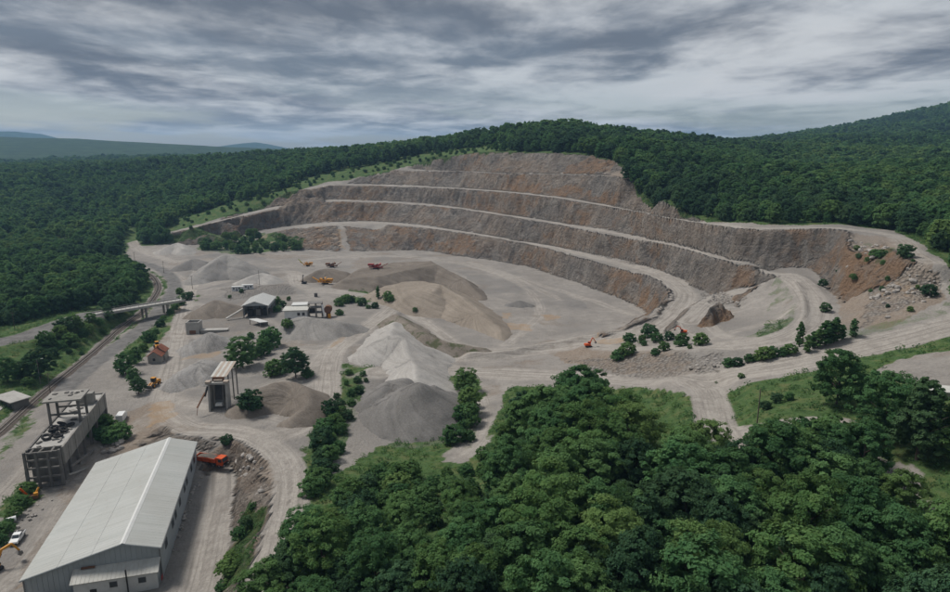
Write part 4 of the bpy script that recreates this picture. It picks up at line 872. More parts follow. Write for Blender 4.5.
MB_.name = 'site_cabin'; MB().box((0, 0, 1.1), (1.8, 1.8, 2.2)).build('wall', M['black'], MB_); MB().box((0, 0, 2.27), (2.1, 2.1, .14)).build('roof', M['steel'], MB_); MB().box((0, -.93, 1.0), (.8, .06, 1.9)).build('door', M['steel'], MB_)

# --- hut with red tile roof
p = hit(155.5, 363); hu = thing('tiled_hut', 'small stone hut with a stepped red tile roof', 'hut', p, R(8))
MB().box((0, 4.0, 1.3), (5.4, 9.4, 3.4)).build('wall', M['plaster'], hu)
for ya, yb, e, r0, nm in ((-1.2, 3.8, 3.0, 5.1, 'roof'), (3.9, 9.2, 3.5, 5.7, 'roof')):
    MB().prism([(-2.7, e - .05), (2.7, e - .05), (0, r0 - .1)], 'y', ya + .3, yb - .05).build('gable', M['plaster'], hu)
    for sx in (-1, 1):
        ro = MB().prism([(0, r0), (sx * 3.2, e - .25), (sx * 3.2, e - .1), (0, r0 + .15)], 'y', ya, yb).build(nm, M['tile'], hu)
        tr = MB()
        for i in range(9): f = (i + .5) / 9; tr.bar((sx * 3.2 * f, ya + .02, r0 + .15 - (r0 - e + .25) * f), (sx * 3.2 * f, yb - .02, r0 + .15 - (r0 - e + .25) * f), .12, .09)
        tag(tr.build('tile_rows', M['tile'], ro), kind='stuff')
MB().box((-.2, -.74, 1.5), (1.0, .1, 1.1)).build('window', M['dark'], hu); MB().box((2.72, 3, 1.1), (.1, 1.1, 2.0)).build('door', M['dark'], hu)
MB().box((.3, 3.9, 5.9), (.6, .6, 1.2)).build('chimney', M['tile'], hu)

# --- hopper with rusted chute roof
p = hit(219, 411); ho = thing('loading_hopper', 'concrete loading hopper with a rust-striped sheet ramp on top', 'hopper', p, R(4))
for sx in (-3.2, 2.6): MB().prism([(-.5, -.5), (3.4, -.5), (3.4, 9.6), (.6, 9.6)], 'x', sx, sx + .6).build('side_wall', M['conc_light'], ho)
MB().box((0, 3.0, 4.4), (5.2, .4, 9.4)).build('back_wall', M['concrete'], ho)
for sx in (-1.5, 1.3): MB().box((sx, 1.8, 6.0), (.25, .4, 6.8), 0, R(-12)).build('chute_rail', M['steel'], ho)
MB().box((0, 2.0, 6.4), (2.5, .2, 6.0), 0, R(-12)).build('chute', M['black'], ho)
MB().prism([(-1.2, 1.6), (1.2, 1.6), (1.0, 2.5), (-1.0, 2.5)], 'y', .2, 1.5).build('chute_mouth', M['ridge'], ho)
MB().box((0, 1.2, 9.5), (7.6, 1.4, .7)).build('head_beam', M['conc_light'], ho)
for sx in (-3.0, 2.9): MB().box((sx, .9, 10.1), (1.6, 1.8, .6)).build('head_block', M['hopper'], ho)
MB().box((0, 2.2, 10.4), (4.0, .3, 1.7)).build('feed_gate', M['rust'], ho); MB().box((0, 1.7, 10.3), (2.8, .8, .5)).build('feed_lip', M['hopper'], ho)
rm_ = thing('x', 'x', 'x', (0, 0, 0)) if False else None
for i in range(6):
    MB().prism([(2.6, 11.1), (14.5, 12.6), (14.5, 12.75), (2.6, 11.25)], 'x', -2.7 + i * .9, -2.7 + i * .9 + .86).build('ramp_sheet', M['hopper'] if i % 2 else M['leanroof'], ho)
for sx in (-2.5, 2.4):
    for yy in (5, 9.5, 14): MB().box((sx, yy, 5.4 + yy * .05), (.35, .35, 11 + yy * .1)).build('ramp_post', M['steel'], ho)
MB().bar((-4.0, 0, 6.6), (-5.8, -3.5, 2.6), .5, .3).build('side_chute', M['rust'], ho); MB().bar((-5.6, -3.2, 3.0), (-6.1, -3.6, 0), .15, .15).build('chute_leg', M['rust'], ho); MB().bar((-3.2, .6, 8.6), (-4.1, -.4, 5.4), .5, .5).build('feed_pipe', M['black'], ho)

# --- block wall with low annex
p = hit(193, 334); bl = thing('concrete_bin', 'square pale concrete bin with a low wall beside it', 'bin', p, R(5))
for (c, d) in (((0, 0, 2.6), (6.2, .4, 6.4)), ((-2.9, 2.8, 2.6), (.4, 5.2, 6.4)), ((2.9, 2.8, 2.6), (.4, 5.2, 6.4)), ((0, 5.4, 2.6), (5.3, .4, 6.4))): MB().box(c, d).build('wall', M['conc_light'], bl)
MB().box((10.2, 1.5, 1.6), (13.0, 3.6, .4)).build('annex_slab', M['conc_light'], bl); MB().box((10.2, 0, .7), (12.6, .3, 1.5)).build('annex_wall', M['concrete'], bl); MB().box((0, -.26, .9), (3.0, .1, 1.8)).build('opening', M['rust'], bl)

# --- sheds and crusher house in the middle of the yard
p = hit(256, 318); sh = thing('open_shed', 'open-fronted machine shed with a white gabled sheet roof', 'shed', p, R(6))
for (a, b) in ((-6.3, .2), (6.3, .2), (-6.3, 10), (6.3, 10), (0, 10), (-6.3, 20), (6.3, 20)): MB().box((a, b, 3.2), (.45, .45, 7.4)).build('post', M['steel'], sh)
MB().box((0, 19.9, 3.0), (12.2, .2, 7.0)).build('back_wall', M['wall_sheet'], sh); MB().box((-6.4, 10, 3.6), (.2, 19.4, 5.8)).build('side_wall', M['wall_sheet'], sh); MB().box((6.4, 10, 5.6), (.2, 19.4, 1.8)).build('side_wall', M['wall_sheet'], sh)
for sx in (-1, 1):
    ro = MB().prism([(0, 9.0), (sx * 7.1, 6.55), (sx * 7.1, 6.7), (0, 9.15)], 'y', -1.0, 21).build('roof_slope', M['ridge'], sh); s_ = MB()
    for i in range(16): s_.bar((0, -.8 + i * 1.4, 9.2), (sx * 7.1, -.8 + i * 1.4, 6.75), .08, .06)
    tag(s_.build('sheet_seams', M['roof'], ro), kind='stuff')
MB().prism([(-6.6, 6.5), (6.6, 6.5), (0, 8.85)], 'y', .15, .3).build('gable', M['wall_sheet'], sh)
for k, xx in enumerate((-3.6, .6, 4.2)): MB().box((xx, 4 + k, 1.9), (2.4, 3.2, 3.6)).build('machine', M['black' if k != 1 else 'steel'], sh)
MB().bar((-6.6, 3, 4.8), (-14.5, -3.5, .8), 1.3, .5).build('conveyor', M['conc_light'], sh)
p = hit(259, 325.5); an = thing('lean_shed', 'low white sheet roof shelter in front of the open shed', 'shelter', p, R(-40))
MB().box((0, 0, 2.5), (10.5, 5.0, .18), 0, R(-7)).build('roof', M['ridge'], an)
for sx in (-4.8, 4.8):
    for yy in (-2.1, 2.1): MB().box((sx, yy, 1.1), (.25, .25, 2.6)).build('post', M['steel'], an)
MB().box((0, 2.2, 1.0), (9.4, .15, 2.4)).build('back_wall', M['concrete'], an)
p = hit(296, 323); ch = thing('crusher_house', 'white flat-roofed crusher house with two dark windows', 'building', p, R(8))
MB().box((0, 4, 3.0), (11, 8, 7.0)).build('wall', M['whitewall'], ch); MB().box((0, 4, 6.7), (12.6, 9.8, .45)).build('roof', M['leanroof'], ch)
for xx in (1.6, 4.0): w_ = MB().box((xx, -.03, 4.6), (1.5, .14, 1.6)).build('window', M['frame'], ch); MB().box((xx, -.11, 4.6), (1.2, .06, 1.3)).build('pane', M['dark'], w_)
MB().box((-3.2, -.03, 1.4), (1.5, .12, 2.8)).build('door', M['dark'], ch); MB().box((1.4, 11.5, 3.4), (7.6, 5.6, 7.6)).build('rear_block', M['whitewall'], ch); MB().box((1.4, 11.5, 7.4), (8.8, 6.6, .3)).build('rear_roof', M['ridge'], ch)
p = hit(316, 319); cr = thing('crusher_tower', 'steel crusher tower with white pipe and rusty drum beside the crusher house', 'crusher', p, R(8))
for sx in (-3.6, 0, 3.2):
    for yy in (0, 4.5): MB().box((sx, yy, 4.0), (.4, .4, 9.0)).build('post', M['steel'], cr)
for zz_ in (3.2, 6.0, 8.4): MB().box((-.2, 2.2, zz_), (7.4, 4.9, .25)).build('platform', M['steel'], cr)
MB().box((-1.8, 2.2, 4.6), (2.6, 3.2, 2.5)).build('crusher_body', M['black'], cr); MB().tube((3.6, -.6, 7.8), (4.6, -1.6, 1.4), .45, None, 10).build('white_pipe', M['white'], cr)
MB().tube((6.2, .6, 4.6), (6.4, 3.8, 4.6), 2.0, None, 16).build('drum', M['rust'], cr); MB().box((6.3, 2.2, 1.6), (2.2, 2.4, 2.6)).build('drum_stand', M['rust'], cr); MB().box((7.0, -.4, 1.4), (1.5, 1.2, 2.2)).build('motor', M['yellow'], cr)
p = hit(243, 291.5); of_ = None
for k, (u_, v_, lb) in enumerate([(237.5, 291.2, 'white site cabin with two dark windows, left one of the joined pair'), (247.5, 289.5, 'white site cabin, right one of the joined pair behind the rubble')]):
    p = hit(u_, v_); o = thing('site_office', lb, 'cabin', p, R(12), 'white site cabins'); MB().box((0, 1.3, 1.35), (7.0, 2.6, 2.9)).build('wall', M['white'], o); MB().box((0, 1.3, 2.86), (7.2, 2.8, .14)).build('roof', M['ridge'], o)
    for xx in ((-2.2, 1.2) if k == 0 else (-1.0, 2.2)): MB().box((xx, -.02, 1.7), (1.2, .08, 1.0)).build('window', M['glass'], o)
    MB().box((-.4 if k == 0 else .6, -.02, 1.1), (.85, .08, 2.0)).build('door', M['frame'], o)

# --- road overpass across the railway
A_, B_ = at(88, 315, 7.6), at(182, 299.5, 6.0)
ang = math.atan2(B_[1] - A_[1], B_[0] - A_[0]); LB = math.hypot(B_[0] - A_[0], B_[1] - A_[1])
br = thing('overpass', 'grey concrete overpass carrying a road across the railway', 'bridge', (A_[0], A_[1], 0), ang)
def zb(t): return 7.6 - 1.6 * t
for k in range(4):
    t0, t1 = k / 4, (k + 1) / 4
    MB().bar((LB * t0 + .03, 0, zb(t0) - .35), (LB * t1 - .03, 0, zb(t1) - .35), 7.2, .7).build('deck_span', M['conc_light'], br)
for sy in (-3.5, 3.5):
    MB().bar((0, sy, zb(0) + .12), (LB, sy, zb(1) + .12), .35, .9).build('edge_beam', M['conc_light'], br)
    for i in range(22): t = (i + .5) / 22; MB().box((LB * t, sy, zb(t) + .95), (.1, .1, .9)).build('railing_post', M['steel'], br)
    MB().bar((0, sy, zb(0) + 1.4), (LB, sy, zb(1) + 1.4), .08, .1).build('handrail', M['steel'], br)
for t in (.13, .56, .80):
    for sy in (-2.2, 2.2): MB().box((LB * t, sy, zb(t) / 2 - 1.0), (.9, .8, zb(t) + .4)).build('pier', M['concrete'], br)
    MB().box((LB * t, 0, zb(t) - 1.0), (1.1, 6.4, .6)).build('pier_cap', M['concrete'], br)

# --- railway
ra = thing('railway_track', 'single railway track curving under the overpass', 'railway', (0, 0, 0))
def sweep(name, line, prof, mat, par, off=0.0):
    V = []; F = []; n = len(line); k = len(prof)
    for i in range(n):
        a = np.array(line[max(0, i - 1)]); b = np.array(line[min(n - 1, i + 1)]); d = (b - a)[:2]; d /= np.linalg.norm(d) + 1e-9; nr = np.array((d[1], -d[0]))
        for q, zz_ in prof: V.append((line[i][0] + nr[0] * (q + off), line[i][1] + nr[1] * (q + off), line[i][2] + zz_))
    for i in range(n - 1):
        for j in range(k): F.append((i * k + j, i * k + (j + 1) % k, (i + 1) * k + (j + 1) % k, (i + 1) * k + j))
    return mesh_obj(name, V, F, mat, par)
def mesh_obj(name, V, F, mat, par):
    me = bpy.data.meshes.new(name); me.from_pydata([tuple(v) for v in V], [], F); me.update(); return link(name, me, par, mat)
sweep('ballast_bed', RAIL, [(-2.3, -.45), (-1.5, 0), (1.5, 0), (2.3, -.45)], M['ballast'], ra)
for off in (-.75, .75): sweep('rail', RAIL, [(-.09, .14), (-.09, .30), (.09, .30), (.09, .14)], M['rail'], ra, off)
sl = MB(); acc = 0
for a, b in zip(RAIL[:-1], RAIL[1:]):
    d = math.hypot(b[0] - a[0], b[1] - a[1]); an_ = math.atan2(b[1] - a[1], b[0] - a[0])
    while acc < d: t = acc / d; sl.box((a[0] + (b[0] - a[0]) * t, a[1] + (b[1] - a[1]) * t, a[2] + .07), (.26, 2.5, .16), an_); acc += .8
    acc -= d
tag(sl.build('sleepers', M['sleeper'], ra), kind='stuff')
# concrete platform edge along the track
pe = zdense([(-20,424,0),(15,396,0),(40,377,0),(60,362,0),(84,344.5,0)], 5)
tag(sweep('rail_platform', pe, [(-1.7, -.6), (-1.7, .55), (1.7, .55), (1.7, -.6)], M['conc_light'], None), 'pale concrete platform strip along the left side of the railway', 'platform')

# --- poles
def pole(label, uv, h, arm=None, mat='wood', name='utility_pole', group=None):
    p = hit(*uv); t = thing(name, label, 'pole', p, R(20), group)
    MB().tube((0, 0, -.5), (0, 0, h), .16, .10).build('shaft', M[mat], t)
    if arm == 'cross': MB().box((0, 0, h - .6), (1.8, .12, .14)).build('cross_arm', M[mat], t)
    if arm == 'lamp': MB().bar((0, 0, h), (1.5, 0, h + .3), .09, .09).build('lamp_arm', M['steel'], t); MB().box((1.7, 0, h + .28), (.9, .35, .16)).build('lamp_head', M['white'], t)
    if arm == 'lamp':
        pass
    return t
pole('tall dark timber pole standing alone in the grass by the spur road', (756, 433), 10.8, None)
pole('street lamp post beside the large tree left of the railway', (40.5, 384), 10, 'lamp', 'steel', 'street_lamp')
pole('dark signal pole right next to the railway track', (50.5, 393), 8, 'cross')
pole('dark utility pole on the yard beside the overpass end', (192.5, 289), 9, 'cross')
pole('utility pole at the road bend near the small pale gravel pile', (164, 273), 9, 'cross')
pole('utility pole between the curved track and the road, farthest from the overpass', (135, 263), 9, 'cross')
pole('thin pole in front of the white site cabins', (259.5, 285), 10)
pole('slim pole left of the road leading onto the overpass', (15, 330), 9, 'cross')

# --- small buildings at the picture edges
p = hit(8, 408); s1 = thing('flat_roof_shed', 'small grey flat-roofed shed at the left edge beside the railway platform', 'shed', p, R(-30))
MB().box((-1, 2.5, 1.4), (11, 5.0, 3.2)).build('wall', M['conc_dark'], s1); MB().box((-1, 2.2, 3.1), (12.4, 7.0, .3)).build('roof', M['conc_light'], s1)
for xx in (-4, -1, 2): MB().box((xx, -.05, 1.2), (1.6, .12, 2.0)).build('opening', M['dark'], s1)
p = hit(942, 402); s2 = thing('low_hut', 'low hut with a pale flat roof at the right edge of the grass field', 'hut', p, R(-12))
MB().box((1.5, 2, .9), (9, 4, 2.2)).build('wall', M['plaster'], s2); MB().box((1.5, 2, 2.1), (9.8, 4.8, .22)).build('roof', M['leanroof'], s2); MB().box((0, -.03, .9), (1.0, .1, 1.7)).build('door', M['wood'], s2)
p = hit(122, 421); s3 = thing('box_van', 'white box van half hidden behind the bushes near the ruin', 'van', p, R(14))
MB().box((0, -.6, 1.75), (2.1, 4.2, 2.3)).build('cargo_box', M['white'], s3); c_ = MB().prism([(1.6, .5), (3.2, .5), (3.3, 1.2), (2.6, 2.1), (1.6, 2.2)], 'x', -1, 1).build('cab', M['white'], s3); MB().prism([(3.26, 1.25), (3.30, 1.25), (2.66, 2.02), (2.62, 2.02)], 'x', -.85, .85).build('windscreen', M['glass'], c_)
for yy in (2.3, -1.9):
    for sx in (-.9, .9): wheel(s3, (sx, yy, .4), .4, .25)
p = hit(33, 500); s4 = thing('scrap_machine', 'rusty orange scrap machine at the foot of the concrete ruin', 'machine', p, R(30))
MB().box((0, 0, .8), (2.6, 1.6, 1.0)).build('body', M['rust'], s4); MB().bar((-.8, 0, 1.2), (-2.4, .3, 3.6), .4, .4).build('arm', M['orange'], s4); MB().bar((.6, 0, 1.2), (1.6, .4, 2.8), .35, .35).build('arm', M['yellow'], s4); MB().box((.9, -.6, 1.6), (1.0, .8, .7)).build('motor', M['yellow'], s4)
p = hit(12, 524); s5 = thing('water_tank', 'small white tank in the weeds behind the pickup', 'tank', p, R(40))
MB().tube((-1.0, 0, .8), (1.0, 0, .8), .7, None, 14).build('vessel', M['white'], s5); MB().box((0, 0, .1), (1.6, 1.2, .4)).build('cradle', M['steel'], s5)

# --- rocks
def rock_mesh(name, seed, n=2, squash=.75):
    bm_v = []; rs = np.random.RandomState(seed); import bmesh
    bm = bmesh.new(); bmesh.ops.create_icosphere(bm, subdivisions=n, radius=1.0)
    dirs = rs.randn(9, 3); dirs /= np.linalg.norm(dirs, axis=1)[:, None]; off = rs.uniform(.55, .9, 9)
    for v in bm.verts:
        c = np.array(v.co); s = 1.0
        for d, o_ in zip(dirs, off):
            q = c @ d
            if q > o_: c = c - d * (q - o_)
        c *= 1 + rs.uniform(-.05, .05); v.co = (c[0], c[1], c[2] * squash)
    me = bpy.data.meshes.new(name); bm.to_mesh(me); bm.free(); return me
def outcrop():
    """rock left standing on the bench: a craggy block with a sloping back"""
    a = at(702,331,17.5); b_ = at(742,318,21); cx, cy = (a[0] + b_[0]) / 2 - 1.5, (a[1] + b_[1]) / 2 + 4; n = 60; st = 26.0 / n
    gx, gy = np.meshgrid(np.arange(n + 1) * st - 13, np.arange(n + 1) * st - 13)
    fx = gx + fbm(gx, gy, 5, 4, 501) * 3.0; fy = gy + fbm(gx, gy, 5, 4, 503) * 3.0
    fp = [(-8,-4.5),(-3,-6),(3.5,-3),(8.5,2),(4,6),(-2.5,5),(-6.5,1)]; d = line_dist(fx, fy, fp + [fp[0]])[0]; ins = in_poly(fx, fy, fp); s = np.where(ins, d, -d)
    h = 7.6 * sstep(-.6, 4.6, s) * (1 - .05 * (fx + 2)) + np.abs(fbm(gx, gy, 6.5, 4, 505)) * 4.2 * sstep(-1, 2, s)
    g = Hq(gx + cx, gy + cy); zz_ = np.where(s > -1.2, g + h - .3, g - .6); a_ = (np.arange(n)[:, None] * (n + 1) + np.arange(n)[None, :]).ravel(); F = np.stack([a_, a_ + 1, a_ + n + 2, a_ + n + 1], 1)
    F = F[(s.ravel()[F] > -1.6).any(1)]
    u_ = np.unique(F); rm = np.full(gx.size, -1); rm[u_] = np.arange(len(u_)); V = np.stack([gx.ravel() + cx, gy.ravel() + cy, zz_.ravel()], 1)[u_]
    me = mesh_np('rock_outcrop', V, rm[F], True)
    cv = np.zeros((len(V), 4), np.float32); hh = h.ravel()[u_]; cv[:, 1] = 1 - sstep(7.6, 9.2, hh) * .8; ex = np.zeros((len(V), 4), np.float32); ex[:, 3] = np.clip(1.1 - hh / 8, 0, 1)
    for nm, arr in (('cover', cv), ('extra', ex)): q = me.color_attributes.new(nm, 'FLOAT_COLOR', 'POINT'); q.data.foreach_set('color', arr.ravel())
    tag(link('rock_outcrop', me, None, GROUND), 'solitary craggy rust-streaked rock block left standing on the bench', 'rock')
outcrop()
RM = [rock_mesh('boulder', 600 + i) for i in range(5)]
def boulders(poly, n, smin, smax, label, group, dark=False, seed=1):
    rs = random.Random(seed); q = [hit(*p_) for p_ in poly]; x0, x1 = min(p_[0] for p_ in q), max(p_[0] for p_ in q); y0, y1 = min(p_[1] for p_ in q), max(p_[1] for p_ in q); k = 0; tries = 0
    while k < n and tries < n * 60:
        tries += 1; xx, yy = rs.uniform(x0, x1), rs.uniform(y0, y1)
        if not in_poly(np.array(xx), np.array(yy), q): continue
        s = smin + (smax - smin) * rs.random() ** 2.2
        me = RM[rs.randrange(5)]
        o = bpy.data.objects.new('boulder', me); COL.objects.link(o); o.location = (xx, yy, top(xx, yy) + s * .2); o.scale = (s * rs.uniform(.8, 1.3), s * rs.uniform(.7, 1.1), s); o.rotation_euler = (rs.uniform(-.3, .3), rs.uniform(-.3, .3), rs.uniform(0, 6.3)); tag(o, label, 'boulder', group); k += 1
for me in RM: me.materials.append(M['stone'])
boulders([(200,470),(206,470),(172,560),(164,560)], 34, .25, .7, 'loose stone at the foot of the warehouse side wall', 'stones along the warehouse wall', seed=3)
boulders([(236,455),(262,462),(262,500),(244,500)], 40, .4, 1.2, 'pale block in the broken embankment opposite the dump truck', 'blocks in the embankment', seed=4)
boulders([(96,450),(118,432),(132,436),(110,462)], 26, .5, 1.5, 'pale concrete lump in the rubble between ruin and warehouse', 'rubble lumps beside the ruin', seed=5)
boulders([(866,300),(900,272),(935,272),(935,296),(890,322)], 42, .5, 1.5, 'pale boulder on the slope below the upper right road', 'boulders on the right slope', seed=6)
boulders([(690,362),(735,358),(730,372),(690,374)], 34, .35, .9, 'broken pale stone dumped beside the main haul road', 'stones beside the haul road', seed=7)
boulders([(832,255),(858,242),(900,246),(870,262),(846,275)], 34, .6, 1.6, 'rough boulder at the top of the rusty right bank', 'boulders at the bank top', seed=8)
boulders([(700,292),(752,296),(745,303),(705,300)], 24, .5, 1.3, 'fallen rock at the foot of the second bench end', 'rocks below the bench end', seed=9)
boulders([(10,530),(40,500),(55,500),(30,528)], 14, .3, .8, 'pale stone in the weeds behind the pickup', 'stones in the weeds', seed=10)
# ------------------------------------------------------------------ vegetation
def leaf_mat(name, dark, light, warm):
    m, t, out = new_mat(name); a = t.node('ShaderNodeAttribute', attribute_name='leaf'); s = t.node('ShaderNodeSeparateColor'); t.put(s.inputs[0], a.outputs['Color'])
    oi = t.node('ShaderNodeObjectInfo'); rn = oi.outputs['Random']
    c = t.mix(s.outputs[0], dark, light); c = t.mix(t.mapr(s.outputs[1], .55, 1, 0, .5), c, warm)
    rn2 = t.math('FRACT', t.math('MULTIPLY', rn, 7.31))
    c = t.mix(t.mapr(rn2, 0, 1, 0, .62), c, tuple(.6 * q for q in dark)); c = t.mix(t.mapr(rn, .5, 1, 0, .6), c, warm)
    d = t.node('ShaderNodeBsdfDiffuse'); t.put(d.inputs[0], c); tr = t.node('ShaderNodeBsdfTranslucent'); t.put(tr.inputs[0], t.mix(.5, c, warm))
    mx = t.node('ShaderNodeMixShader'); mx.inputs[0].default_value = .42; t.l.new(d.outputs[0], mx.inputs[1]); t.l.new(tr.outputs[0], mx.inputs[2]); t.l.new(mx.outputs[0], out.inputs[0]); return m
LEAF = leaf_mat('broadleaf', (.068, .162, .068), (.142, .28, .116), (.185, .30, .108))
LEAFD = leaf_mat('dark_foliage', (.046, .106, .058), (.10, .192, .098), (.125, .205, .09))
LEAFL = leaf_mat('light_foliage', (.092, .19, .066), (.18, .305, .11), (.225, .32, .11))
BARK = paint_mat('bark', (.10, .08, .065), .95, .3, 1.5, .4)
def crown_mesh(name, seed, n, leaf, W=4.0, zb_=1.2, zt=10.0, nl=14, shape='round', mat=LEAF, subs=16, per=None):
    """foliage: boughs (lobes) carry sprays, sprays carry leaves"""
    rs = np.random.RandomState(seed); Lp = []; Lr = []
    for i in range(nl):
        f = (i + rs.rand()) / nl
        zc = zb_ + (zt - zb_) * (.10 + .76 * f)
        if shape == 'cone': rad = W * (1 - f) ** .85 * .85
        elif shape == 'column': rad = W * .5 * math.sin(math.pi * (.15 + .75 * f))
        else: rad = W * math.sqrt(max(.02, 1 - ((f - .36) / .68) ** 2)) * .74
        a = i * 2.4 + rs.uniform(-.6, .6); r = rad * math.sqrt(rs.uniform(.25, 1))
        Lp.append((r * math.cos(a), r * math.sin(a), zc)); Lr.append(W * rs.uniform(.26, .46) * {'round': 1.0, 'cone': .75, 'column': .85}[shape])
    Lp.append((0, 0, zt - W * .34)); Lr.append(W * (.36 if shape == 'round' else .2)); Lp.append((0, 0, (zb_ + zt) * .48)); Lr.append(W * (.6 if shape == 'round' else .4))
    Lp = np.array(Lp); Lr = np.array(Lr); K = len(Lr); ns = K * subs
    k = np.repeat(np.arange(K), subs); d = rs.randn(ns, 3); d[:, 2] = d[:, 2] * .9 + .2; d /= np.linalg.norm(d, axis=1)[:, None]
    rr = Lr[k] * rs.uniform(.72, 1.16, ns); sp_ = Lp[k] + d * rr[:, None] * np.array((1, 1, .8)); dist = np.linalg.norm((sp_[:, None] - Lp[None]) / np.array((1, 1, .8)), axis=2) / Lr[None]; dist[np.arange(ns), k] = 9
    ok = (dist.min(1) > .70) & (sp_[:, 2] > zb_ * .6); sp_, d, k = sp_[ok], d[ok], k[ok]; sr = Lr[k] * rs.uniform(.22, .42, len(k)); tone = np.clip(rs.normal(.5, .2, len(k)), 0, 1); warm = rs.rand(len(k))
    pr = sr ** 2; pr /= pr.sum(); s_ = rs.choice(len(sp_), n, p=pr)
    e = rs.randn(n, 3); e /= np.linalg.norm(e, axis=1)[:, None]; e = e + d[s_] * .55; P_ = sp_[s_] + e * (sr[s_] * rs.rand(n) ** .45)[:, None] * np.array((1.15, 1.15, .62)); P_[:, 2] = np.maximum(P_[:, 2], .1)
    nn = d[s_] * .8 + e * .5 + rs.randn(n, 3) * .45; nn[:, 2] += .45; nn /= np.linalg.norm(nn, axis=1)[:, None]
    t1 = np.cross(nn, rs.randn(n, 3)); t1 /= np.linalg.norm(t1, axis=1)[:, None]; t2 = np.cross(nn, t1); s = leaf * rs.uniform(.55, 1.35, n)[:, None]; s2 = s * rs.uniform(.5, .95, n)[:, None]; bend = nn * s * .25
    V = np.stack([P_ - t1 * s - t2 * s2 * .25, P_ - t1 * s * .1 - t2 * s2 + bend, P_ + t1 * s + t2 * s2 * .2, P_ + t1 * s * .1 + t2 * s2 + bend], 1).reshape(-1, 3)
    me = mesh_np(name, V, np.arange(4 * n).reshape(-1, 4)); me.materials.append(mat)
    q = np.zeros((n, 4), np.float32); q[:, 0] = np.clip(tone[s_] + rs.normal(0, .16, n), 0, 1); q[:, 1] = np.clip(warm[s_] * .7 + rs.rand(n) * .3, 0, 1); q[:, 3] = 1
    at_ = me.color_attributes.new('leaf', 'FLOAT_COLOR', 'POINT'); at_.data.foreach_set('color', np.repeat(q, 4, 0).ravel()); return me
def trunk_mesh(seed, h=6.5, r=.22):
    rs = random.Random(seed); b = MB(); b.tube((0, 0, -.8), (rs.uniform(-.2, .2), rs.uniform(-.2, .2), h), r, r * .4, 7)
    for k in range(5):
        a = rs.uniform(0, 6.3); z0 = rs.uniform(.35, .75) * h; b.tube((0, 0, z0), (math.cos(a) * 2.4, math.sin(a) * 2.4, z0 + rs.uniform(1.2, 2.4)), r * .4, r * .12, 5)
    me = b.data('trunk'); me.materials.append(BARK); return me
# unit trees are 10 m tall
TR = [trunk_mesh(i) for i in range(4)]
BUSHT = MB().tube((0, 0, -1), (.2, .1, 5), .16, .06, 5).tube((0, 0, .5), (1.2, .5, 4.5), .12, .04, 5).tube((0, 0, .5), (-1.0, -.8, 4.2), .12, .04, 5).data('stem'); BUSHT.materials.append(BARK)
NEAR_C = [crown_mesh('crown', 700 + i, 18000, .175, W=4.0 + .35 * (i % 3), nl=17 + 2 * i, mat=(LEAF, LEAF, LEAFL, LEAFD, LEAF, LEAFL)[i]) for i in range(6)]
MID_C = [crown_mesh('crown', 720 + i, 3200, .46, W=4.0 + .3 * (i % 3), zb_=1.2, nl=14 + i, mat=(LEAF, LEAFD, LEAFL, LEAF)[i]) for i in range(4)]
FAR_C = [crown_mesh('crown', 740 + i, 620, .95, W=4.2, zb_=1.2, nl=10 + i, subs=9, mat=(LEAF, LEAFD, LEAF, LEAFL)[i]) for i in range(4)]
CONE_C = crown_mesh('crown', 760, 16000, .175, W=3.0, zb_=.6, zt=10, nl=30, shape='cone', mat=LEAFD)
SLIM_C = crown_mesh('crown', 761, 3600, .30, W=2.1, zb_=.2, zt=10, nl=14, shape='column', mat=LEAF)
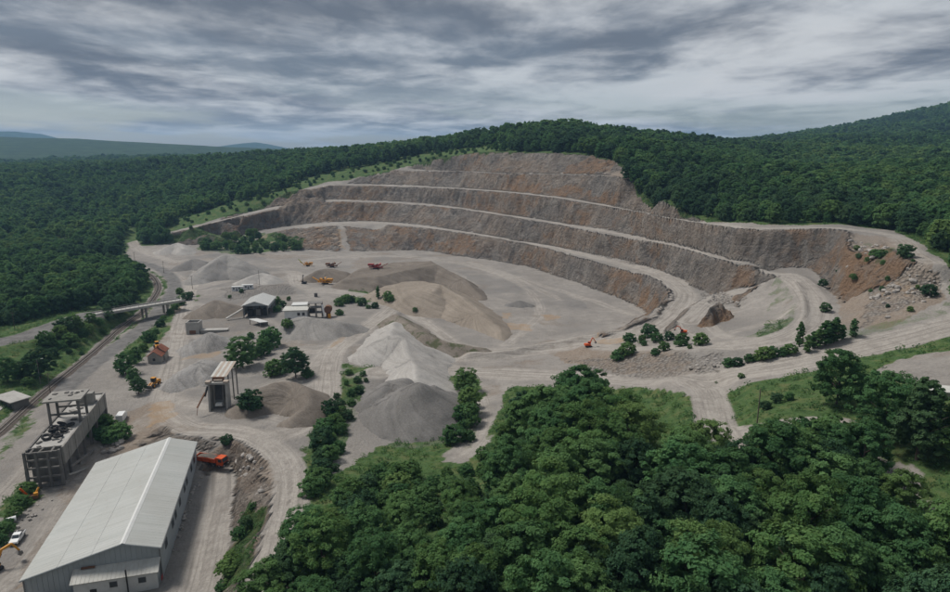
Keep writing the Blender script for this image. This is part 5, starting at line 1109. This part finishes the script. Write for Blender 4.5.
# bushes: wide and foliated to the ground, 10 units tall too
BUSH_C = [crown_mesh('foliage', 780 + i, 3600, .55, W=6.2, zb_=.2, zt=10, nl=15, mat=(LEAF, LEAFL, LEAFD, LEAF)[i]) for i in range(4)]
TUFT = [crown_mesh('tuft', 790 + i, 110, .9, W=8.0, zb_=.1, zt=7, nl=6, subs=6, mat=(LEAFL, LEAF)[i]) for i in range(2)]
VR = random.Random(5)
TREES = 0
def plant(kind, x_, y_, h, label, group=None, cat=None, wf=1.0, zoff=0.0):
    global TREES
    mesh, nm, ct, tr = {'near': (VR.choice(NEAR_C), 'broadleaf_tree', 'tree', VR.choice(TR)), 'mid': (VR.choice(MID_C), 'broadleaf_tree', 'tree', VR.choice(TR)), 'far': (VR.choice(FAR_C), 'broadleaf_tree', 'tree', TR[0]), 'cone': (CONE_C, 'conifer_tree', 'tree', TR[0]),
                    'slim': (SLIM_C, 'slender_tree', 'tree', TR[1]), 'bush': (VR.choice(BUSH_C), 'bush', 'bush', BUSHT)}[kind]
    o = bpy.data.objects.new(nm, None); COL.objects.link(o); o.location = (x_, y_, top(x_, y_) - .1 + zoff); s = h / 10.0
    o.rotation_euler = (0, 0, VR.uniform(0, 6.28)); o.scale = (s * wf * VR.uniform(.9, 1.12), s * wf * VR.uniform(.9, 1.12), s)
    if isinstance(label, tuple):
        w0, u_, v_, h_ = label; tone = 'dark' if mesh.materials[0] == LEAFD else ('pale' if mesh.materials[0] == LEAFL else 'mid-green'); sz = 'tall' if h_ > 12 else ('low' if h_ < 8.5 else 'midsize')
        if w0 == 'wood':
            where = ('near its left end', 'left of its middle', 'in its middle', 'right of its middle', 'near its right end')[min(4, max(0, int((u_ - 230) / 150)))]; dep_ = 'on the upper edge of' if v_ < 455 else ('at the bottom of' if v_ > 545 else 'inside')
            label = f'{sz} {tone} {"conical" if kind == "cone" else "round"} tree {dep_} the lower wood, {where}'
        else: label = f'{sz} {tone} tree on the edge of the {w0}, ' + (('by the left picture edge', 'above the left road', 'beside the railway bend')[min(2, max(0, int(u_ / 55)))] if w0.startswith('valley') else ('above the quarry benches', 'behind the upper road', 'near the right picture edge')[0 if u_ < 800 else (1 if u_ < 905 else 2)])
    tag(o, label, cat or ct, group); c = bpy.data.objects.new('foliage' if kind == 'bush' else 'crown', mesh); COL.objects.link(c); c.parent = o
    t = bpy.data.objects.new('stem' if kind == 'bush' else 'trunk', tr); COL.objects.link(t); t.parent = o; TREES += 1; return o, c
def put(kind, u, v, h, label, group=None, wf=1.0): p_ = hit_top(u, v); return plant(kind, p_[0], p_[1], h, label, group, None, wf)
# single trees and bushes that stand apart
for a in [('near',243,368,13.5,'large round tree beside the shed, left of the brighter bush'), ('bush',270,347,9,'bright green bush between the shed shelter and the broad gravel pile'), ('near',296,378,12.5,'wide dark tree on the bank right of the hopper ramp'), ('bush',274,375,6,'low bush between the two dark yard trees'),
          ('bush',251,410,6.5,'round bush on the dark earth bank next to the hopper'), ('bush',227,446,3,'small bush on the embankment crest above the dump truck'), ('near',8,382,10,'round dark tree at the left edge above the platform'), ('near',41,379,13,'large dense tree behind the street lamp'),
          ('near',836,406,14,'open-crowned tree alone in the grass below the haul road'), ('near',884,440,15,'broad light green tree beside the dark conical tree'), ('cone',917,460,18,'dark dense conical tree at the right edge of the field'), ('near',955,462,11,'tree cut off by the right picture edge'),
          ('slim',858,465,10,'slender dark tree left of the broad light tree'), ('bush',802,452,7,'rounded bush below the timber pole'), ('bush',828,456,8,'grey green bush right of the rounded bush below the pole'), ('slim',872,388,5,'thin young tree right of the lone open-crowned tree'), ('bush',866,398,4,'small bush beside the thin young tree'),
          ('near',465,392,9,'taller tree at the top of the green strip beside the dark cone pile'), ('slim',799,347,9,'very thin sapling at the left end of the roadside tree row'), ('bush',905,258,5,'bush on top of the right slope below the upper road'), ('bush',180,294,4,'small tree by the road beyond the overpass'),
          ('bush',650,337,5.5,'tallest bush of the group on the pit edge'), ('bush',627,355,5,'single bush in front of the pit edge group'), ('bush',700.5,345,4.5,'round bush at the right end of the pit edge group'), ('bush',681,346,5,'wide bush second from the right on the pit edge'),
          ('bush',928,296,4,'lone bush among the boulders on the right slope'), ('bush',826,312,3.5,'pale upright bush at the foot of the right bank'), ('slim',378,299,8,'tall slim tree in the weeds behind the weedy bank'), ('bush',415,312,2.4,'tiny dark bush on the weedy bank')]:
    put(a[0], a[1], a[2], a[3], a[4])
def row(kind, l, label, group, wf=1.0):
    for u, v, h in l: put(kind, u + VR.uniform(-1.6, 1.6), v + VR.uniform(-1.4, 1.4), h * VR.uniform(.62, 1.25), label, group, wf * VR.uniform(.8, 1.2))
row('bush', [(631,342,3.5),(641,342,4),(657,342,3.5),(668,341,3.5),(655,355,3),(665,351,3),(618,361,3.5),(644,346,2.5),(690,349,2.2)], 'low green bush in the group along the pit edge', 'bushes along the pit edge')
row('bush', [(729,368,3),(737,366,3),(750,362,3.2),(757,361,3.2),(764,360,3.5),(772,358.5,3.5),(781,357,3.8),(790,354,4)], 'low bush in the row on the inner side of the haul road', 'bushes beside the haul road')
row('slim', [(807,352,8.5),(813,350,9),(819,349,9.5),(826,347,8),(835,343,7.5),(842,341,6.5),(852,338,5)], 'young upright tree in the clump beside the haul road bend', 'young trees beside the haul road', 1.5)
row('near', [(127,376,8.5),(140,394,7.5),(134,384,7),(122,372,6),(138,364,7)], 'dense tree in the clump left of the tiled hut', 'trees beside the hut')
row('bush', [(144,352,4.5),(150,342,4.5),(155,334,4),(160,327,3.8),(165,321,3.6),(170,315,3.6),(175,309,3.6),(180,304,4),(186,299,4.5),(192,297,4.5)], 'bush in the hedge between asphalt road and yard', 'hedge beside the yard')
row('bush', [(96,436,5),(104,441,5.5),(112,444,6),(120,440,5),(107,430,5),(116,432,4.5)], 'dark bush in the thicket at the side of the concrete ruin', 'thicket beside the ruin')
row('bush', [(u_, v_, h_ * .7) for u_, v_, h_ in [(322,472,6),(331,460,6.5),(322,450,6),(334,444,6),(325,432,6.5),(338,426,6),(330,416,6),(342,408,6.5),(336,398,5.5),(350,396,6),(345,386,5),(357,384,4.5),(318,484,6.5),(312,496,7),(328,478,5),(362,376,3.5),(338,452,5),(328,466,5.5),(343,434,4.5),(346,420,4.5),(352,406,4.5),(358,394,4),(335,470,4.5),(322,460,5.5),(365,384,3),(350,376,3.5),(340,416,5)]] + [(322,448,7),(336,428,7),(318,486,7)], 'bush in the green strip between the road and the gravel heaps', 'green strip beside the road')
row('bush', [(468,408,6),(460,418,5.5),(468,424,6),(462,434,6),(456,442,5.5),(470,440,5),(466,400,6)], 'bush in the green strip right of the dark cone pile', 'green strip beside the cone pile')
row('bush', [(372,482,3.8),(384,480,4.2),(396,482,4.5),(408,482,4.2),(366,492,4.5),(390,492,4.8)], 'bush in front of the dark cone pile above the wood', 'bushes below the cone pile')
row('bush', [(340,306,4),(347,303,4.5),(352,304,4),(362,304,4),(386,300,4.5),(392,302,3.5),(368,308,3.5),(339,314,3.5),(375,309,3)], 'low bush in the weedy patch behind the weedy bank', 'bushes in the weedy patch')
row('bush', [(867,262,2.6),(882,259,2.8),(837,276,3),(824,287,2.6),(874,258,2.4)], 'little bush on the rusty right bank', 'bushes on the right bank')
row('bush', [(222,592,3),(232,562,3),(240,540,2.8),(246,525,2.4),(228,576,3),(252,512,2.2)], 'scrubby bush on the embankment beside the warehouse road', 'scrub on the embankment')
row('bush', [(6,535,2.6),(14,518,2.8),(22,506,3),(28,496,3.2),(3,545,2.4),(10,527,2.2)], 'weedy bush along the track left of the pickup', 'weedy bushes by the left track')
row('bush', [(28,385,5),(22,376,6),(52,356,5),(62,349,5),(72,343,5),(82,337,5),(60,340,6),(76,330,6),(90,333,5),(100,327,5),(92,322,6),(110,322,4.5),(48,346,6),(66,333,5)], 'light green bush on the slope between railway and left road', 'bushes on the railway slope')
row('bush', [(240,294,3),(229,299,2.6),(275,304,4),(283,308,4.5),(278,312,3.5),(262,301,3),(290,300,3)], 'small bush around the open shed', 'bushes around the shed')
row('bush', [(256,360,5),(264,354,5.5),(284,372,5),(306,376,4.5),(232,362,4),(286,330,4),(250,340,3.5)], 'dark bush filling the gaps between the yard trees', 'bushes between the yard trees')
row('bush', [(760,438,3.5),(748,446,3),(772,444,3.5),(785,448,4),(742,378,1.6),(775,402,2),(765,408,1.8),(790,400,1.8)], 'low bush in the grass around the timber pole', 'bushes around the pole')

row('near', [(534,442,13),(548,431,14),(562,426,14.5),(578,425,14.5),(594,428,14),(606,438,13),(570,440,14),(586,444,13)], 'one of the tallest trees, rising above the top edge of the wood', 'tallest trees of the wood')
# --- scattered woods
def project(px_, py_, pz_):
    dz = pz_ - CAMH; dep = py_ * CP - dz * SP; dn = -py_ * SP - dz * CP; return 475 + FPX * px_ / dep, 296 + FPX * dn / dep, dep
def scatter_xy(poly, sp, seed):
    q = np.array([p_[:2] for p_ in poly]); rs = np.random.RandomState(seed)
    gx, gy = np.meshgrid(np.arange(q[:, 0].min(), q[:, 0].max(), sp), np.arange(q[:, 1].min(), q[:, 1].max(), sp * .88)); gx = gx + (np.arange(gx.shape[0]) % 2)[:, None] * sp / 2
    gx = (gx + rs.uniform(-.36, .36, gx.shape) * sp).ravel(); gy = (gy + rs.uniform(-.36, .36, gy.shape) * sp).ravel(); m = in_poly(gx, gy, poly); return gx[m], gy[m], rs
WOOD = [hit(*p_) for p_ in [(215,660),(240,606),(275,570),(305,546),(340,530),(380,530),(440,526),(480,505),(500,482),(512,450),(538,430),(575,420),(610,428),(632,458),(655,488),(720,496),(790,490),(860,502),(905,530),(950,570),(985,640),(985,740),(700,760),(450,760),(240,740)]]
gx, gy, rs = scatter_xy(WOOD, 7.2, 31)
for xx, yy in zip(gx, gy):
    zt_ = Hq(xx, yy); u_, v_, dp = project(xx, yy, zt_ + 11)
    if v_ > 622 or u_ < -30 or u_ > 985: continue
    k_ = 1.3 if (515 < u_ < 625 and v_ < 440) else 1.0
    h = k_ * rs.uniform(9.0, 15.5) * (1.0 if rs.rand() > .28 else .66)
    if u_ < 495: h *= .62 if v_ < 505 else .85
    plant('near' if rs.rand() > .06 else 'cone', xx, yy, h, ('wood', u_, v_, h), 'trees of the foreground wood', None, rs.uniform(.88, 1.12))
gx, gy, rs = scatter_xy([hit(*p_) for p_ in [(495,440),(520,405),(600,400),(640,440),(560,480),(480,478),(440,480)]], 5.0, 33)
for xx, yy in zip(gx, gy):
    if rs.rand() < .45 and not in_poly(np.array(xx), np.array(yy), WOOD): plant('bush', xx, yy, rs.uniform(2.2, 4.5), 'undergrowth bush on the upper edge of the foreground wood', 'bushes at the wood edge')
gx, gy, rs = scatter_xy([hit(*p_) for p_ in [(335,500),(372,488),(440,484),(478,488),(470,510),(440,530),(350,530)]], 5.2, 34)
for xx, yy in zip(gx, gy):
    if not in_poly(np.array(xx), np.array(yy), WOOD): plant('bush', xx, yy, rs.uniform(2.5, 5.5), 'bush in the scrub between the dark cone pile and the wood', 'scrub below the cone pile')
gx, gy, rs = scatter_xy([hit(*p_) for p_ in [(197,249),(228,238),(262,235),(300,244),(306,251),(250,256)]], 12.5, 35)
for xx, yy in zip(gx, gy):
    h = rs.uniform(5.5, 9); kd = 'mid' if rs.rand() > .4 else 'bush'; u_ = project(xx, yy, Hq(xx, yy))[0]; wh_ = 'left end' if u_ < 225 else ('left half' if u_ < 250 else ('right half' if u_ < 275 else 'right end'))
    plant(kd, xx, yy, h, f"{'taller' if h > 7.6 else ('shorter' if h < 6.5 else 'middling')} {'tree' if kd == 'mid' else 'bush'} in the {wh_} of the copse behind the sharp-crested pile", 'copse behind the gravel pile')
gx, gy, rs = scatter_xy([hit(*p_) for p_ in [(842,250),(900,248),(936,270),(940,300),(880,328),(845,330)]], 9.0, 38)
for xx, yy in zip(gx, gy):
    if rs.rand() < .55: plant('bush', xx, yy, rs.uniform(.8, 2.4), 'scrubby little bush among the stones of the right slope', 'scrub on the right slope')
gx, gy, rs = scatter_xy([hit(*p_) for p_ in [(40,372),(100,330),(118,322),(92,350),(50,388)]], 6.0, 39)
for xx, yy in zip(gx, gy):
    if rs.rand() < .4: plant('bush', xx, yy, rs.uniform(1.2, 3.0), 'low scrub bush on the grass beside the railway track', 'scrub beside the railway')
gx, gy, rs = scatter_xy([hit(*p_) for p_ in [(624,189),(640,194),(668,198),(664,186),(640,181)]], 8.0, 36)
for xx, yy in zip(gx, gy): plant('mid', xx, yy, rs.uniform(9, 12), 'tree in the small copse on the ledge right of the top benches', 'copse on the quarry ledge')

# --- forest round the quarry: largest ones single, the rest as one mass
NOGO = [[hit(*p_) for p_ in [(722,410),(727,392),(748,384),(800,371),(858,356),(905,344),(990,328),(1040,420),(1000,500),(950,560),(905,500),(850,470),(800,462),(745,462)]],
        [hit(*p_) for p_ in [(560,388),(640,386),(700,388),(700,460),(660,470),(630,440),(600,412),(530,412),(500,410)]],
        [hit(*p_) for p_ in [(-120,480),(-120,352),(25,322),(60,314),(92,309),(150,296),(190,286),(178,268),(150,260),(128,255),(140,240),(120,238),(118,256),(126,268),(140,276),(146,288),(134,300),(112,306),(105,318),(140,322),(100,356),(0,445)]],
        [hit(*p_) for p_ in [(240,640),(300,480),(340,468),(375,440),(440,430),(500,396),(560,385),(640,440),(660,500),(500,495),(480,520),(440,550),(340,550),(300,570)]], WOOD]
def inframe(xx, yy, zz_, m=60):
    u_, v_, dp = project(xx, yy, zz_); return (dp > 30) & (u_ > -m) & (u_ < 950 + m) & (v_ < 592 + m)
FX, FY, FZ, FH = [], [], [], []
bq = [p_[:2] for p_ in BARE]; bclosed = [(*p_, 0) for p_ in bq] + [(*bq[0], 0)]
left_rim = [(-232, 640, 0), (-215, 650, 0), at(200,226,15.2), at(240,215,24.3), at(280,206,32.3), at(318,196,44), *C5[:6]]
for r0, r1, sp in ((60, 420, 6.2), (420, 760, 7.2), (760, 1150, 8.6), (1150, 1800, 11.0), (1800, 2600, 15.0)):
    gx, gy = np.meshgrid(np.arange(-.82 * r1 - 40, .82 * r1 + 40, sp), np.arange(55, r1, sp * .9)); rs = np.random.RandomState(int(r1)); gx = gx + (np.arange(gx.shape[0]) % 2)[:, None] * sp / 2
    gx = (gx + rs.uniform(-.38, .38, gx.shape) * sp).ravel(); gy = (gy + rs.uniform(-.38, .38, gy.shape) * sp).ravel(); rr = np.hypot(gx, gy); m = (rr >= r0) & (rr < r1); gx, gy = gx[m], gy[m]
    gz = Hq(gx, gy); m = inframe(gx, gy, gz + 8); gx, gy, gz = gx[m], gy[m], gz[m]
    m = ~in_poly(gx, gy, bq)
    for ng in NOGO: m &= ~in_poly(gx, gy, ng)
    gx, gy, gz = gx[m], gy[m], gz[m]
    dB = line_dist(gx, gy, bclosed)[0]; dl = line_dist(gx, gy, left_rim)[0]; ok = dB > 3.5
    for n, l, hw, wear in ROADW + [(0, l_, hw_, 0) for _, l_, hw_ in ASPHW] + [(0, RAIL, 3.0, 0)]:
        if r0 < 800: ok &= line_dist(gx, gy, l)[0] > hw + 3.0
    hh = rs.uniform(6.5, 13.5, len(gx)) * (1 + .35 * fbm(gx, gy, 60, 3, 801)) * (sp / 7.0) ** .45
    ok &= ~((fbm(gx, gy, 45, 3, 807) > .38) & (rs.rand(len(gx)) < .55))
    strip = dl < 34 + 14 * fbm(gx, gy, 30, 2, 803)
    ok &= ~(strip & (rs.rand(len(gx)) < .45)); hh = np.where(strip, rs.uniform(1.6, 4.0, len(gx)), hh)
    # line of sight: leave out what no nearby viewpoint could see
    vis = np.zeros(len(gx), bool); k_ = np.linspace(.05, .985, 48)
    clear = np.full(len(gx), 1e9)
    for q in k_: clear = np.minimum(clear, (CAMH + (gz + hh + 14 - CAMH) * q) - Hq(gx * q, gy * q))
    ok &= clear > -8
    FX.append(gx[ok]); FY.append(gy[ok]); FZ.append(gz[ok]); FH.append(hh[ok])
FX, FY, FZ, FH = map(np.concatenate, (FX, FY, FZ, FH)); uu, vv, dep = project(FX, FY, FZ + FH * .7); size = FH / dep
inpic = (uu > -8) & (uu < 958) & (vv < 600); order = np.argsort(-(size * inpic)); NS_ = 70
single = order[:NS_]; rest = order[NS_:]
print('individual plants so far', TREES, 'forest', len(FX))
PRO = {}
for k in single:
    kind = 'near' if dep[k] < 200 else 'mid'
    if FH[k] < 5: kind = 'bush'
    lb = ('valley forest' if FX[k] < 0 else 'hill forest', float(uu[k]), float(vv[k]), float(FH[k]))
    o, c = plant(kind, float(FX[k]), float(FY[k]), float(FH[k]), lb, 'edge trees of the valley forest' if FX[k] < 0 else 'edge trees of the hill forest'); 
def scatter_object(name, px_, py_, pz_, ph_, pick, protos, mat_list, wf=(.85, 1.15)):
    rs = np.random.RandomState(len(px_)); n = len(px_); me = bpy.data.meshes.new(name); me.vertices.add(n); me.vertices.foreach_set('co', np.stack([px_, py_, pz_], 1).astype(np.float32).ravel())
    def attr(nm, ty, key, arr): a = me.attributes.new(nm, ty, 'POINT'); a.data.foreach_set(key, arr.ravel())
    s = ph_ / 10.0; w1 = rs.uniform(*wf, n); attr('plant_scale', 'FLOAT_VECTOR', 'vector', np.stack([s * w1, s * w1, s], 1).astype(np.float32)); attr('plant_turn', 'FLOAT', 'value', rs.uniform(0, 6.28, n).astype(np.float32)); attr('plant_kind', 'INT', 'value', pick.astype(np.int32))
    o = link(name, me); g = bpy.data.node_groups.new(name, 'GeometryNodeTree'); g.interface.new_socket('Geometry', in_out='INPUT', socket_type='NodeSocketGeometry'); g.interface.new_socket('Geometry', in_out='OUTPUT', socket_type='NodeSocketGeometry')
    N = g.nodes; L = g.links; gi = N.new('NodeGroupInput'); go = N.new('NodeGroupOutput'); j = N.new('GeometryNodeJoinGeometry'); ip = N.new('GeometryNodeInstanceOnPoints'); ip.inputs['Pick Instance'].default_value = True
    for pr in protos[::-1]:
        oi = N.new('GeometryNodeObjectInfo'); oi.inputs['Object'].default_value = pr; oi.inputs['As Instance'].default_value = True; oi.transform_space = 'ORIGINAL'; L.new(oi.outputs['Geometry'], j.inputs[0])
    def na(nm, ty): q = N.new('GeometryNodeInputNamedAttribute'); q.data_type = ty; q.inputs['Name'].default_value = nm; return [s_ for s_ in q.outputs if s_.enabled][0]
    cx = N.new('ShaderNodeCombineXYZ'); L.new(na('plant_turn', 'FLOAT'), cx.inputs[2]); m2p = N.new('GeometryNodeMeshToPoints'); L.new(gi.outputs[0], m2p.inputs[0]); L.new(m2p.outputs[0], ip.inputs['Points']); L.new(j.outputs[0], ip.inputs['Instance']); L.new(na('plant_kind', 'INT'), ip.inputs['Instance Index']); L.new(cx.outputs[0], ip.inputs['Rotation']); L.new(na('plant_scale', 'FLOAT_VECTOR'), ip.inputs['Scale']); L.new(ip.outputs[0], go.inputs[0])
    md = o.modifiers.new('scatter', 'NODES'); md.node_group = g; return o
# crowns of real trees serve as pattern for the mass: three far ones stand in the forest themselves
protos = []
used = set(single.tolist()); far_pick = [k for k in rest[:6000:150] if dep[k] > 260 and FH[k] > 7][:4]
for i, k in enumerate(far_pick):
    o = bpy.data.objects.new('broadleaf_tree', None); COL.objects.link(o); o.location = (FX[k], FY[k], FZ[k]); s = FH[k] / 10; o.scale = (s, s, s); tag(o, 'tree inside the forest mass behind the edge trees, ' + ('left of the railway' if uu[k] < 200 else ('above the quarry' if uu[k] < 640 else 'above the upper right road')), 'tree', 'trees inside the forest')
    c = bpy.data.objects.new('crown', FAR_C[i]); COL.objects.link(c); c.parent = o; t = bpy.data.objects.new('trunk', TR[0]); COL.objects.link(t); t.parent = o; protos.append(c); used.add(int(k))
midp = []
for m_ in MID_C:
    c = next((o for o in COL.objects if o.type == 'MESH' and o.data == m_), None)
    if c: midp.append(c)
bushp = [next(o for o in COL.objects if o.type == 'MESH' and o.data == m_) for m_ in BUSH_C]
allp = protos + midp + bushp; nf, nm_, nb = len(protos), len(midp), len(bushp)
rest = np.array([k for k in order if int(k) not in used]); rs = np.random.RandomState(77)
tonev = fbm(FX[rest], FY[rest], 110, 3, 811) + rs.uniform(-.42, .42, len(rest)); tq = np.digitize(tonev, np.quantile(tonev, [.30, .62, .88])); fo_ = np.array([1, 0, 2, 3])[tq] % nf; mo_ = np.array([1, 0, 3, 2])[tq] % max(1, nm_)
pick = np.where(FH[rest] < 5, nf + nm_ + rs.randint(0, nb, len(rest)), np.where((dep[rest] < 620) & (nm_ > 0), nf + mo_, fo_))
fo = scatter_object('forest', FX[rest], FY[rest], FZ[rest] - .2, FH[rest], pick, allp, None); tag(fo, 'dense green deciduous forest covering the valley and the hills around the quarry', 'forest', None, 'stuff')
# --- low weeds and tufts where the ground is green
dn_ = dense & (cover[:, 0] > .55) & (y < 520) & (y > 60); ci = np.nonzero(dn_)[0]; uq, vq, dq = project(x[ci], y[ci], z[ci]); ci = ci[(uq > -10) & (uq < 960) & (vq < 600) & (vq > 205)]; rs = np.random.RandomState(9); ci = ci[rs.rand(len(ci)) < .22]
px_ = x[ci] + rs.uniform(-.6, .6, len(ci)); py_ = y[ci] + rs.uniform(-.6, .6, len(ci)); ph_ = rs.uniform(.25, 1.5, len(ci)) ** 1.3 * 1.1
w_ = thing('weed_clump', 'leafy weed clump at the grass edge beside the main haul road', 'weed', hit(716, 384)); w_.scale = (.08, .08, .08)
tp = []
for m_ in TUFT: c = link('foliage', m_, w_); tp.append(c)
wo = scatter_object('weeds', px_, py_, z[ci] - .05, ph_, rs.randint(0, 2, len(ci)), tp, None); tag(wo, 'low weeds and grass tufts on the verges and clearings', 'weeds', None, 'stuff')
print('plants', TREES, 'weeds', len(ci))
# ------------------------------------------------------------------ haze
z0_, z1_ = float(Vt[:, 2].min()) - 1.0, float(max(Vt[:, 2].max() + 20, 130.0)); xm, ya_, yb_ = float(np.abs(Vt[:, 0]).max()) + 50, float(Vt[:, 1].min()) - 50, float(Vt[:, 1].max()) + 50
print('z range', z0_, z1_)
hb = MB().box((0, (ya_ + yb_) / 2, (z0_ + z1_) / 2), (2 * xm, yb_ - ya_, z1_ - z0_)).build('haze', None)
m, t, out = new_mat('haze_air'); pv = t.node('ShaderNodeVolumePrincipled'); pv.inputs['Color'].default_value = (.38, .64, 1.0, 1); pv.inputs['Density'].default_value = .00009; pv.inputs['Anisotropy'].default_value = .1
t.l.new(pv.outputs[0], out.inputs['Volume']); hb.data.materials.append(m); tag(hb, None, None, None, 'stuff')
